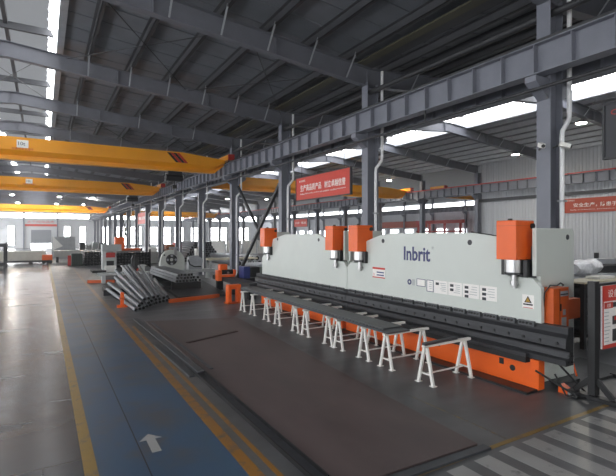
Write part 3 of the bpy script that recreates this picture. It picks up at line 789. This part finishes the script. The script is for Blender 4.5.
# sheet strips on the trestles
def strip(name, x0, x1, ya, yb, z, h, lab, skew=0, m=SHEET, cat='steel strip', grp='steel strips on the trestles'):
    mb = MB().poly([(x0, ya, z), (x1, ya, z), (x1+skew, yb, z), (x0+skew, yb, z)], (0, 0, h))
    return tag(mb.build(name, m, bevel=.003), lab, cat, grp)
strip('steel_strip', 5.92, 6.52, 6.85, 15.3, .71, .035, 'lowest wide dark steel strip lying on the row of white trestles', .28)
strip('steel_strip', 5.86, 6.42, 6.75, 14.9, .745, .03, 'middle dark steel strip of the pile on the trestles', .32, BARM)
strip('steel_strip', 5.93, 6.46, 7.0, 15.2, .775, .03, 'topmost dark steel strip of the pile on the trestles', .25)
tag(MB().bar((5.88, 5.83, .735), (6.78, 5.89, .735), .09, .045).build('short_bar', BARM, bevel=.004), 'short dark steel bar lying across the nearest white trestle', 'steel bar')

# ------------------------------------------------------------------ steel on the floor
mb = MB().poly([(2.74, 3.86, .003), (4.78, 3.80, .003), (5.26, 11.2, .003), (5.4, 13.6, .003), (2.72, 14.4, .003)], (0, 0, .03))
tag(mb.build('floor_plate', PLATE, bevel=.003), 'huge brown mill scale steel plate lying on the floor before the trestles', 'steel plate')
def flat(x0, y0, x1, y1, w, z, h, lab, m=BARM):
    tag(MB().bar((x0, y0, z+h/2), (x1, y1, z+h/2), w, h).build('flat_bar', m, bevel=.002), lab, 'flat bar', 'flat bars beside the big floor plate')
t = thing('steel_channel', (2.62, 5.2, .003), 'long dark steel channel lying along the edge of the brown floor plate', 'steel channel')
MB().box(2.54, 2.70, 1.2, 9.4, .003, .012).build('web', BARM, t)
for x in (2.525, 2.70): MB().box(x, x+.015, 1.2, 9.4, .003, .06).build('flange', BLACK, t)  # flanges coloured black to draw the shadow lines along both edges
flat(2.60, 8.4, 2.48, 14.8, .13, .063, .03, 'long dark flat bar resting across the far end of the steel channel')
flat(2.43, 8.4, 2.36, 11.2, .11, .003, .03, 'short flat bar with rough ends beside the thin orange floor line')
flat(2.88, 8.6, 2.84, 14.0, .07, .034, .02, 'narrow dark flat bar lying on top of the brown plate edge')
flat(3.05, 11.0, 4.6, 11.6, .1, .034, .015, 'short rusty bar lying crosswise on the far part of the floor plate', mat('rusty_bar', '3a2823', .6, .1))
flat(2.95, 3.74, 4.84, 3.70, .12, .003, .03, 'dark flat bar along the near edge of the floor plate')

# ------------------------------------------------------------------ fanned pipes
def pipe(p, q, r, lab, cat, grp, m=PIPE, name='steel_pipe', n=12):
    p, q = Vector(p), Vector(q)
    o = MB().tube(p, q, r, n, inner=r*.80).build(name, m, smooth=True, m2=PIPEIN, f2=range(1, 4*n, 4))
    tag(o, lab, cat, grp)
    return o
LABP, GRPP = 'dark grey steel pipe lying in the fanned heap on the floor', 'steel pipes of the fanned heap'
def fan(n, lay, f0, f1, zlift):
    for i in range(n):
        f = f0+(f1-f0)*i/(n-1)
        x0 = 2.78+1.66*f+R.uniform(-.03, .03); y0 = 16.6+2.0*f+R.uniform(-.15, .15)
        L = 5.6+R.uniform(-.35, .35)
        hump = math.exp(-((f-.47)/.3)**2)
        zf = .26+.8*hump+zlift+R.uniform(-.09, .09)
        xe = 2.52+1.7*f+.9*f*f+R.uniform(-.12, .12)
        ye = y0+math.sqrt(L*L-(xe-x0)**2-zf**2)
        pipe((x0, y0, .07+.13*lay), (xe, ye, zf), .066, LABP, 'pipe', GRPP)
fan(11, 0, 0, 1, 0); fan(8, 1, .08, .94, .16); fan(4, 2, .25, .65, .3)
t = thing('pipe_rest', (3.7, 21.7, 0), 'dark timber and steel rest hidden under the far ends of the fanned pipes', 'rest')
MB().box(2.3, 5.4, 21.6, 21.75, 0, .25).build('rest_beam', DARKST, t)

# orange floor bar before the dark sheet stack, dark sheet stack, square tubes
tag(MB().bar((4.3, 18.05, .075), (6.55, 18.6, .075), .12, .15).build('orange_beam', ORAD, bevel=.008), 'long orange square beam lying on the floor before the dark sheet stack', 'beam')
tag(MB().poly([(4.85, 18.75, .003), (7.0, 18.8, .003), (8.0, 26.6, .003), (5.5, 26.4, .003)], (0, 0, .12)).build('sheet_stack', DARKST), 'low dark stack of steel sheets on the floor behind the orange beam', 'sheet stack')
for y in (21.4, 25.6): tag(MB().box(5.2, 6.6, y-.1, y+.1, .123, .5).build('sleeper', BLACK), 'black sleeper under the square tubes, ' + ('nearer one' if y < 23 else 'farther one'), 'sleeper', 'sleepers under the square tubes')
for row, nn in enumerate((8, 7, 5)):
    for i in range(nn):
        a = .066
        x = 5.3+.155*i+.04*row; z = .503+a+2*a*row+.004*row
        y = 20.8+R.uniform(-.12, .12)
        o = MB()
        o.box(x-a, x+a, y, y+5.8, z-a, z-a+.012).box(x-a, x+a, y, y+5.8, z+a-.012, z+a).box(x-a, x-a+.012, y, y+5.8, z-a, z+a).box(x+a-.012, x+a, y, y+5.8, z-a, z+a)
        o.box(x-a+.0125, x+a-.0125, y+.02, y+5.78, z-a+.0125, z+a-.0125)  # black core in place of the tube's shaded hollow
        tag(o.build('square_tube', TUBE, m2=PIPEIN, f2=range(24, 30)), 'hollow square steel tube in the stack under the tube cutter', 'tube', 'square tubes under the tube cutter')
# tube cutter with round chuck housing
t = thing('tube_cutter', (6.65, 27.2, 0), 'grey tube cutting machine with round chuck housing behind the square tubes', 'cutting machine')
hp = [(5.98, .55), (7.42, .55), (7.42, 1.1)] + [(6.7+.72*math.cos(a*PI/16), 1.1+.72*math.sin(a*PI/16)) for a in range(1, 16)] + [(5.98, 1.1)]
MB().poly([(x, 27.2, z) for x, z in hp], (0, .5, 0)).build('chuck_housing', mat('machine_pale', 'c4c8c2', .4, var=.05), t, .03)
cz = 1.22
ch = MB().tube((6.62, 27.14, cz), (6.62, 27.22, cz), .33, 28, inner=.1).build('chuck', DARKST, t, smooth=True)
for a in range(8):
    an = a*PI/4; MB().tube((6.62+.24*math.cos(an), 27.08, cz+.24*math.sin(an)), (6.62+.24*math.cos(an), 27.16, cz+.24*math.sin(an)), .07, 10).build('chuck_jaw', BLACK if a % 2 else GALV, ch)
MB().box(5.9, 9.3, 27.0, 27.75, .42, .58).build('bed', GREYW, t, .01)
MB().box(2.6, 5.9, 27.1, 27.5, .44, .58).build('feed_rail', GREYW, t)
for x in (2.9, 4.4, 6.2, 7.3, 8.9): MB().box(x-.09, x+.09, 27.15, 27.55, 0, .42).build('leg', GREYW, t)
MB().box(6.75, 6.9, 27.06, 27.2, 1.5, 1.95).build('sensor_arm', CHROME, t); MB().box(6.5, 6.95, 27.0, 27.3, 1.88, 1.98).build('sensor_head', GALV, t)
MB().path([(5.9, 27.3, 1.1), (6.0, 27.2, 1.55), (6.2, 27.2, 1.8), (6.5, 27.2, 1.95)], .025, 8).build('hose', BLACK, t, smooth=True)
MB().tube((6.2, 27.15, 1.5), (6.2, 27.22, 1.5), .05, 12).build('round_port', BLACK, t)
dr = MB().poly([(7.65, 27.2, .58), (8.5, 27.2, .58), (8.55, 27.2, 1.2), (8.2, 27.2, 1.45), (7.7, 27.2, 1.35)], (0, .5, 0)).build('drive_unit', GALV, t, .02)
MB().tube((8.2, 27.4, 1.4), (8.2, 27.4, 1.85), .13, 16).build('motor', WHITE, dr, smooth=True)
MB().path([(7.6, 27.1, 1.2), (7.7, 27.1, .9), (8.0, 27.1, .75), (8.4, 27.1, .75)], .035, 8).build('hose', BLACK, dr, smooth=True)

# orange clamp frames at the far press end and the feed beam
t = thing('feed_beam', (7.45, 18.2, 0), 'dark feed beam continuing the press table toward the tube cutter', 'beam')
MB().box(7.25, 7.75, 16.9, 21.5, .52, .72).build('beam_body', DARKST, t)
for y in (17.3, 19.2, 21.2): MB().box(7.35, 7.65, y-.1, y+.1, 0, .52).build('leg', BLACK, t)
t = thing('orange_arch', (6.5, 16.8, 0), 'orange square arch frame standing on the floor beside the farthest trestle', 'frame')
for x in (6.30, 6.70): MB().box(x-.08, x+.08, 16.6, 16.9, 0, .6).build('side_plate', ORA, t, .03)
MB().box(6.22, 6.78, 16.6, 16.9, .56, .74).build('top_plate', ORA, t, .04)
MB().box(6.18, 6.82, 16.55, 16.95, 0, .05).build('foot_plate', ORAD, t)
t = thing('pipe_gripper', (7.4, 20.2, .72), 'orange clamp head with dark jaws sitting on the feed beam', 'clamp')
MB().box(7.0, 7.2, 20.0, 20.4, .55, 1.05).build('side_plate', ORA, t, .03); MB().box(7.2, 7.85, 20.0, 20.4, .722, .82).build('base_plate', ORA, t, .02)
MB().box(7.78, 7.9, 20.0, 20.4, .8, 1.05).build('side_plate', ORA, t, .02)
MB().box(7.12, 7.5, 20.05, 20.4, 1.05, 1.32).build('top_block', ORA, t, .05)
MB().tube((7.25, 20.2, .95), (7.78, 20.2, .95), .11, 14).build('jaw', BLACK, t, smooth=True)
MB().tube((7.5, 19.96, .92), (7.5, 20.05, .92), .05, 10).build('jaw_screw', CHROME, t)

# blue cabinet with motor
t = thing('blue_cabinet', (8.35, 19.7, 0), 'blue steel cabinet with black motor beside the column behind the press', 'cabinet')
MB().box(8.0, 8.32, 19.3, 19.9, .68, 1.22).build('cabinet_body', BLUEB, t, .02); MB().box(8.32, 8.8, 19.25, 19.9, .72, 1.2).build('motor', BLACK, t, .05)
MB().box(8.0, 8.85, 19.3, 19.9, 0, .68).build('stand', BLACK, t)

# little orange stop
t = thing('floor_stop', (2.55, 17.95, 0), 'small orange upright stop standing on the floor before the fanned pipes', 'stop')
MB().box(2.36, 2.72, 17.8, 18.0, 0, .09).build('base', ORA, t, .01); MB().box(2.48, 2.60, 17.85, 17.95, .09, .56).build('post', ORA, t, .01)
MB().box(2.45, 2.63, 17.83, 17.97, .3, .36).build('collar', ORAD, t)
tag(MB().bar((2.15, 27.9, .08), (3.5, 27.4, .08), .16, .16).build('orange_beam', ORAD, bevel=.01), 'short orange beam lying on the floor beside the walkway', 'beam')
t = thing('steel_offcut', (2.9, 23, 0), 'dark flat steel block on the floor beyond the orange stop', 'block')
MB().box(2.45, 2.95, 22.4, 23.6, 0, .2).build('block', BLACK, t)

# grey machine cabinet with red panel
t = thing('machine_cabinet', (4.2, 35.9, 0), 'grey upright machine cabinet with red control panel beyond the fanned pipes', 'cabinet')
MB().box(3.72, 3.98, 35.6, 36.5, 0, 1.9).build('side_panel', GREYW, t); MB().box(4.5, 4.66, 35.6, 36.5, 0, 1.9).build('side_panel', GREYW, t)
MB().box(3.98, 4.5, 35.9, 36.5, 0, 1.9).build('back_panel', GREYW, t); MB().box(3.7, 5.0, 35.55, 36.5, 1.5, 2.0).build('hood', mat('hood_grey', 'a3a8a8', .45), t)
MB().box(3.95, 4.55, 35.52, 35.9, 1.05, 1.4).build('control_panel', REDP, t); MB().box(4.0, 4.5, 35.7, 35.9, .42, .8).build('tool_tray', BLACK, t)
MB().box(3.98, 4.5, 35.6, 35.9, .8, 1.05).build('front_panel', GREYW, t)
MB().box(3.85, 4.6, 35.3, 35.6, 0, .46).build('white_box', WHITE, t)
t = thing('support_bench', (5.4, 34, 0), 'low pale bench with red brackets beside the grey machine cabinet', 'bench')
MB().box(4.75, 6.4, 33.6, 34.2, .45, .55).build('bench_top', GREYW, t)
for x in (4.95, 5.55, 6.2):
    MB().box(x-.1, x+.1, 33.65, 34.15, 0, .45).build('leg', GREYW, t)
for x in (5.0, 5.75): MB().poly([(x-.22, 33.58, .45), (x+.22, 33.58, .45), (x, 33.58, .1)], (0, .03, 0)).build('bracket', RED, t)

# rack of dark tubes behind it
def pile(x0, nx, y, L, r, rows, z0, lab, grp, taper=1, m=None, cap=200):
    for row in range(rows):
        for i in range(nx-row*taper):
            x = x0+(i+.5*row*(taper > 0))*2*r*1.02; z = z0+r+row*r*(1.75 if taper else 2.04)
            yy = y+R.uniform(-.2, .2)
            pipe((x, yy, z), (x, yy+L, z), r, lab, 'pipe', grp, m or DARKST, 'dark_pipe', 10)
pile(4.95, 12, 38.6, 5, .115, 5, .13, 'dark round tube stored in the rack behind the grey cabinet', 'tubes in the rack behind the grey cabinet', 0)
t = thing('tube_rack', (6.3, 41, 0), 'dark steel storage rack holding round tubes behind the grey cabinet', 'rack')
for x in (4.75, 7.75): 
    for y in (39.2, 43): MB().box(x-.06, x+.06, y-.06, y+.06, 0, 1.5).build('post', BLACK, t)
for y in (39.2, 43): MB().box(4.75, 7.75, y-.05, y+.05, .04, .13).build('cross_beam', BLACK, t)
pile(3.25, 6, 44, 6, .12, 5, .0, 'dark round tube in the low pile beside the green cabinet', 'tubes in the pile beside the green cabinet', 0)
t = thing('green_cabinet', (2.6, 45, 0), 'dark green cabinet standing beside the far walkway', 'cabinet')
MB().box(2.15, 3.0, 44.2, 45.4, 0, 1.05).build('cabinet_body', GREEN, t, .02)
for x in (2.3, 2.5, 2.7): MB().box(x, x+.06, 44.17, 44.2, .1, .95).build('door_rib', BLACK, t)
MB().box(1.85, 2.1, 44.3, 44.6, 0, .9).build('red_post', REDP, t)
tag(MB().box(3.0, 3.9, 35, 36.6, 0, .16).build('dark_bar_bundle', BLACK), 'low bundle of dark bars on the floor beside the grey cabinet', 'bundle')
# black hose post, orange column machine
t = thing('valve_post', (4.95, 30, 0), 'slim black post with valve knob standing behind the fanned pipes', 'post')
MB().tube((5.0, 30, 0), (5.0, 30, 1.35), .13, 10).build('post', BLACK, t, smooth=True); MB().box(4.78, 5.24, 29.9, 30.1, .55, 1.25).build('valve_box', BLACK, t, .05)
MB().tube((5.0, 29.9, 1.3), (5.0, 30.1, 1.3), .16, 14).build('hand_wheel', BLACK, t)
t = thing('orange_machine', (6.3, 46, 0), 'orange upright machine housing above the dark tube rack', 'machine')
MB().box(5.9, 6.75, 46, 46.8, .9, 2.5).build('housing', ORA, t, .04); MB().box(5.3, 8.3, 45.9, 47, .55, .9+.5).build('base', ORAD, t, .05)
MB().box(5.4, 8.2, 46, 47, 0, .55).build('plinth', BLACK, t); MB().tube((6.4, 46.4, 2.5), (6.4, 46.4, 3.1), .07, 8).build('mast', DARKST, t)
t = thing('brown_cabinet', (10.9, 44.5, 0), 'brown orange cabinet with a red box beside the tube cutter in the second bay', 'cabinet')
MB().box(10.2, 11.3, 44, 45, 0, 1.75).build('cabinet_body', mat('brown_orange', '9a5526', .5), t, .03); MB().box(11.0, 11.7, 43.9, 44.8, 1.2, 1.95).build('red_box', RED, t, .03)
t = thing('white_machine', (10.3, 46, 0), 'white rounded machine cover between the far columns', 'machine')
MB().box(8.6, 9.5, 44.2, 45, 0, 1.1).build('base', GREYW, t, .05); MB().box(8.7, 9.4, 44.3, 45, 1.1, 1.55).build('cover', WHITE, t, .1)

# pale plate stack across the far hall, and clutter there
t = thing('sheet_platform', (0, 50, 0), 'long pale stack of sheets on a dark beam across the far hall', 'sheet stack')
MB().box(-6.5, .2, 49.4, 52, .28, 1.15).build('sheet_pile', mat('pale_sheet', 'c8c6bc', .5, var=.08), t)
MB().box(-7, .6, 49.2, 49.4, .14, .3).build('front_beam', DARKST, t); 
for x in (-6, -3.5, -1, .4): MB().box(x-.15, x+.15, 49.3, 51.8, 0, .2).build('sleeper', BLACK, t)
t = thing('sheet_platform', (3.5, 51, 0), 'long pale grey conveyor bed reaching to the column row in the far hall', 'conveyor')
MB().box(.9, 6.6, 50, 52, .55, 1.15).build('bed', mat('conveyor_grey', 'aeb0ac', .5), t)
for x in (1.2, 3.2, 5.2, 6.4): MB().box(x-.1, x+.1, 50.1, 51.8, 0, .55).build('leg', DARKST, t)
t = thing('orange_trolley', (.35, 48.6, 0), 'small orange trolley at the gap between the two pale stacks', 'trolley')
MB().box(-.1, .75, 48.2, 48.9, .35, .85).build('body', ORA, t, .04)
for x in (.05, .6): MB().tube((x, 48.15, .18), (x, 48.25, .18), .17, 12).build('wheel', BLACK, t)
MB().box(-.05, .7, 48.25, 48.85, .18, .35).build('chassis', BLACK, t)
t = thing('dark_rack', (-3.6, 44, 0), 'dark steel work frame at the edge of the hall floor', 'frame')
for x in (-4.5, -2.65):
    for y in (43, 45): MB().box(x-.07, x+.07, y-.07, y+.07, 0, 2.0).build('post', BLACK, t)
MB().box(-4.6, -2.5, 42.9, 45.1, 1.75, 2.0).build('top_frame', DARKST, t); MB().box(-4.6, -2.6, 42.9, 45.1, .2, .5).build('lower_shelf', BLACK, t)
MB().bar((-2.6, 43, 2.0), (-2.0, 43, 2.4), .08, .08).build('arm', DARKST, t)
t = thing('wrapped_stack', (1.6, 60, 0), 'pale wrapped stack with a slanted white board in the far hall', 'stack')
MB().box(.9, 3.3, 60, 61.5, 0, 2.5).build('stack_body', mat('wrapped_grey', 'a8abad', .5), t); MB().poly([(.95, 59.95, .9), (2.0, 59.95, 1.4), (.95, 59.95, 2.6)], (0, .04, 0)).build('slanted_board', WHITE, t)
for i in range(7):
    x = 3.9+.75*i; h = R.uniform(.9, 1.9)
    tag(MB().box(x, x+.6, 62+R.uniform(-1, 1), 63.5, 0, h).build('crate', R.choice([GREYW, DARKST, GALV, SHUT]), bevel=.03), f'grey machinery crate in the far hall, {ORD[i]} from the wrapped stack', 'crate', 'grey crates in the far hall')

# second bay: heap of pipes, white screens, pipe bundles
pile(12.0, 15, 44, 6, .125, 9, .02, 'dark steel pipe in the tall heap in the second bay', 'pipes of the tall heap in the second bay', 1, PIPE)
for i in range(7):
    y = 62-.0*i; x = 19.2+2.3*i
    t = thing('white_screen', (x+1, 58, 0), f'white partition panel in the second bay, {ORD[i]} from the pipe heap', 'panel', 'white partition panels in the second bay')
    MB().box(x, x+2.2, 58, 58.1, .1, 1.95).build('panel_sheet', WHITE, t)
    for xx in (x+.05, x+2.15): MB().box(xx-.04, xx+.04, 57.95, 58.15, 0, 2.0).build('post', GALV, t)
for i in range(5):
    z = .25+.0*i
    pipe((14.5+.48*i, 36, z), (14.5+.48*i, 44, z), .23, f'thick grey pipe lying in the second bay, {ORD[i]} from the aisle', 'pipe', 'thick grey pipes in the second bay', GALV, 'thick_pipe', 16)
for i in range(4): pipe((14.74+.48*i, 36, .66), (14.74+.48*i, 44, .66), .23, f'thick grey pipe of the upper layer in the second bay, {ORD[i]} from the aisle', 'pipe', 'thick grey pipes in the second bay', GALV, 'thick_pipe', 16)
t = thing('work_table', (12.5, 32, 0), 'long pale work table behind the tube cutter in the second bay', 'table')
MB().box(10.3, 14.2, 31.5, 32.7, .85, .98).build('table_top', CREAM, t)
for x in (10.5, 14.0): 
    for y in (31.6, 32.6): MB().box(x-.05, x+.05, y-.05, y+.05, 0, .85).build('leg', GREYW, t)
t = thing('steel_plate_stack', (14, 26, 0), 'grey green steel stack on the floor behind the farther press', 'stack')
MB().box(11.5, 18.5, 25, 27, 0, .75).build('stack_body', mat('stack_green', '6d7570', .5, var=.2), t); MB().box(11.3, 18.7, 24.9, 27.1, .75, .9).build('top_sheet', GALV, t)

# area behind the sign stand
t = thing('tool_rack', (11.8, 6.2, 0), 'dark tool rack with cream top behind the notice board stand', 'rack')
MB().box(10.95, 13.2, 5.7, 6.3, 1.54, 1.585).build('rack_top', CREAM, t)
for x in (11.0, 13.1):
    for y in (5.76, 6.24): MB().box(x-.05, x+.05, y-.05, y+.05, 0, 1.54).build('post', BLACK, t)
MB().box(11.0, 13.1, 6.24, 6.28, .1, 1.5).build('back_panel', BLACK, t)
for z in (.25, .7, 1.1): MB().box(11.0, 13.1, 5.75, 6.23, z, z+.04).build('shelf', BLACK, t)
k = 0
for z in (.29, .74, 1.14):
    for i in range(4):
        x = 11.35+.45*i
        o = MB().tube((x, 5.66, z+.16), (x, 6.15, z+.16), .15, 16, inner=.06).build('dark_roll', DARKST, smooth=True)
        tag(o, f'dark roll on the {["bottom", "middle", "upper"][k]} shelf of the tool rack', 'roll', 'dark rolls on the tool rack')
    k += 1
tag(MB().box(11.95, 12.7, 5.85, 6.2, 1.587, 1.65).build('paper_stack', WHITE, bevel=.01), 'white paper stack lying on the cream rack top', 'paper')
t = thing('leaning_rail', (8.6, 4.9, 0), 'thin orange rail leaning beside the end of the press', 'rail')
MB().bar((8.42, 4.95, 1.62), (8.62, 4.62, .02), .03, .03).build('rail', ORA, t)
# wrapped bundles
for i, (x, y, z, l) in enumerate(((17.3, 9.8, 0, 3.2), (17.5, 9.6, .56, 3.0), (17.2, 9.4, 1.12, 3.1), (18.6, 11.2, 0, 3.0))):
    mb = MB(); n = 10; pts = []
    for s in range(9):
        f = s/8; rr = .34*(1+.12*math.sin(s*2.1+i)); c = Vector((x+l*.9*f, y+.55*l*f*.3, z+.3))
        for a in range(n):
            an = 2*PI*a/n; pts.append(c+Vector((0, math.cos(an)*rr*1.2, math.sin(an)*rr*.85))*(.6 if s in (0, 8) else 1)*(1+.06*math.sin(a*3+s)))
    fs = [(s*n+a, s*n+(a+1) % n, (s+1)*n+(a+1) % n, (s+1)*n+a) for s in range(8) for a in range(n)] + [tuple(range(n))[::-1], tuple(range(8*n, 9*n))]
    o = mb.add(pts, fs).build('wrapped_bundle', WRAP, smooth=True)
    tag(o, ['white plastic wrapped bundle at the bottom of the pile behind the press', 'white plastic wrapped bundle in the middle of the pile behind the press', 'white plastic wrapped bundle on top of the pile behind the press', 'white plastic wrapped bundle at the side of the pile behind the press'][i], 'bundle', 'plastic wrapped bundles behind the press')
for i in range(5):
    tag(MB().bar((20.2, 9.6+.22*i, .35+.3*i), (25.5, 8.6+.22*i, .35+.3*i), .4, .22).build('steel_beam', BLACK if i % 2 else GALV), f'long steel beam in the pile behind the notice board, {ORD[i]} from the floor', 'beam', 'steel beams piled behind the notice board')
t = thing('beam_cradle', (21, 9.5, 0), 'dark cradle holding the piled beams behind the notice board', 'cradle')
for x in (21.5, 24): MB().box(x-.1, x+.1, 8.6, 9.4, 0, .24).build('sleeper', BLACK, t); MB().box(x-.06, x+.06, 10.6, 10.75, 0, 1.9).build('stanchion', BLACK, t)
pile(25.6, 9, 11.5, 5, .13, 5, 0, 'dark pipe in the heap at the foot of the corrugated wall', 'dark pipes at the foot of the corrugated wall')
t = thing('steel_railing', (24.5, 14.5, 0), 'thin dark railing standing before the corrugated wall', 'railing')
for x in (22.6, 24.0, 25.4, 26.8): MB().box(x-.03, x+.03, 14.6, 14.66, 0, 2.0).build('post', DARKST, t)
for z in (.7, 1.1, 1.5, 1.95): MB().box(22.6, 26.8, 14.61, 14.65, z-.02, z+.02).build('rail', DARKST, t)

# notice board stand
t = thing('notice_stand', (7.75, 3.95, 0), 'black post stand with red and white notice board by the zebra crossing', 'notice board')
MB().box(7.69, 7.83, 3.84, 3.96, .08, 1.94).build('post', BLACK, t, .006)
MB().box(9.3, 9.42, 3.84, 3.96, .08, 1.94).build('post', BLACK, t, .006)
for x in (7.69, 9.3):
    MB().box(x-.01, x+.15, 3.48, 4.38, 0, .07).build('foot_bar', BLACK, t, .006)
    for s, ye in ((-1, 3.6), (1, 4.2)): MB().bar((x+.07, ye, .08), (x+.07, 3.9+s*.05, .33), .08, .055, (1, 0, 0)).build('gusset', BLACK, t)
MB().box(7.83, 9.3, 3.86, 3.94, .80, 1.90).build('board_frame', BLACK, t)
bd = MB().box(7.90, 9.28, 3.83, 3.862, .82, 1.86).build('board', TXT, t)
MB().box(7.90, 9.28, 3.822, 3.832, 1.60, 1.86).build('red_header', RED, bd); MB().box(7.90, 9.28, 3.822, 3.832, .82, .88).build('red_footer', RED, bd)
MB().box(7.90, 7.925, 3.822, 3.832, .88, 1.60).build('red_edge', RED, bd)
MB().box(7.96, 8.22, 3.82, 3.832, 1.48, 1.58).build('red_block', RED, bd); MB().box(8.22, 9.2, 3.82, 3.832, 1.49, 1.57).build('dark_block', SIGNK, bd)
letters('设备操作规程', .13, (8.06, 3.822, 1.66), (1, 0, 0), u, .003, 1.1).build('header_lettering', TXT, bd)
letters('注意', .06, (8.02, 3.82, 1.5), (1, 0, 0), u, .003).build('block_lettering', TXT, bd)
for k in range(9): MB().box(7.96, 7.96+R.uniform(.12, .2), 3.826, 3.832, 1.41-.06*k, 1.422-.06*k).build('text_line', GREYW, bd)
MB().box(8.22, 8.5, 3.82, 3.832, 1.2, 1.34).build('photo', DARKST, bd); MB().box(8.22, 8.5, 3.82, 3.832, .92, 1.12).build('photo', DARKST, bd)
MB().box(8.26, 8.34, 3.818, 3.822, 1.27, 1.33).build('red_mark', RED, bd)
# checker plates on the floor
tag(MB().poly([(8.35, 4.35, .002), (9.9, 4.3, .002), (10.0, 5.3, .002), (8.5, 5.3, .002)], (0, 0, .05)).build('checker_plate', MATTE), 'dark checker plate on the floor behind the notice stand', 'floor plate', 'checker plates at the press end')
tag(MB().poly([(7.7, 4.52-.1, .092), (8.3, 4.4, .092), (8.34, 4.6, .092), (7.75, 4.64, .092)], (0, 0, .03)).build('checker_plate', MATTE), 'dark checker plate at the foot of the press side frame', 'floor plate', 'checker plates at the press end')

# security cameras on the first column
for i, (x, y, dx, lab) in enumerate(((XC-.42, 5.42, -.2, 'white security camera on the first column pointing into the main bay'), (XC-.26, 5.17, .2, 'white security camera on the first column pointing into the second bay'))):
    t = thing('security_camera', (x, y, 4.5), lab, 'camera', 'security cameras on the first column')
    MB().bar((x+.05*(-1 if dx < 0 else 1), y, 4.55), (x+dx*.9-.0, y-.15, 4.48), .09, .09).build('camera_body', WHITE, t, .01)
    MB().tube((x+dx*.9, y-.15, 4.48), (x+dx*.98, y-.165, 4.476), .035, 12).build('lens', BLACK, t)
    MB().bar((x-.0, y, 4.5), (x-dx*.25, y+.08, 4.46), .03, .03).build('mount', BLACK, t)

for o in bpy.data.objects:
    if '_o' in o: del o['_o']

# ------------------------------------------------------------------ world, camera, view
w = bpy.data.worlds.new('sky'); sc.world = w; w.use_nodes = True
bg = w.node_tree.nodes['Background']; bg.inputs[0].default_value = (.75, .85, 1, 1); bg.inputs[1].default_value = 1
# thin dusty haze in the air
wn = w.node_tree; hv = wn.nodes.new('ShaderNodeVolumeScatter')
hv.inputs['Color'].default_value = (.96, .98, 1, 1); hv.inputs['Density'].default_value = .0013; hv.inputs['Anisotropy'].default_value = .2
wn.links.new(hv.outputs[0], wn.nodes['World Output'].inputs['Volume'])
cam = bpy.data.cameras.new('camera'); co = bpy.data.objects.new('camera', cam); COL.objects.link(co)
co.location = (0, 0, 2.7); co.rotation_euler = (PI/2, 0, -math.radians(30.7))
cam.sensor_width = 36; cam.lens = 446/616*36; cam.shift_y = -3/616; cam.clip_end = 400
sc.camera = co
sc.view_settings.view_transform = 'Standard'; sc.view_settings.look = 'None'
sc.view_settings.exposure = 0.0; sc.view_settings.gamma = 1; sc.view_settings.use_curve_mapping = False
sc.cycles.use_denoising = True
sc.cycles.max_bounces = 8; sc.cycles.diffuse_bounces = 5; sc.cycles.glossy_bounces = 4
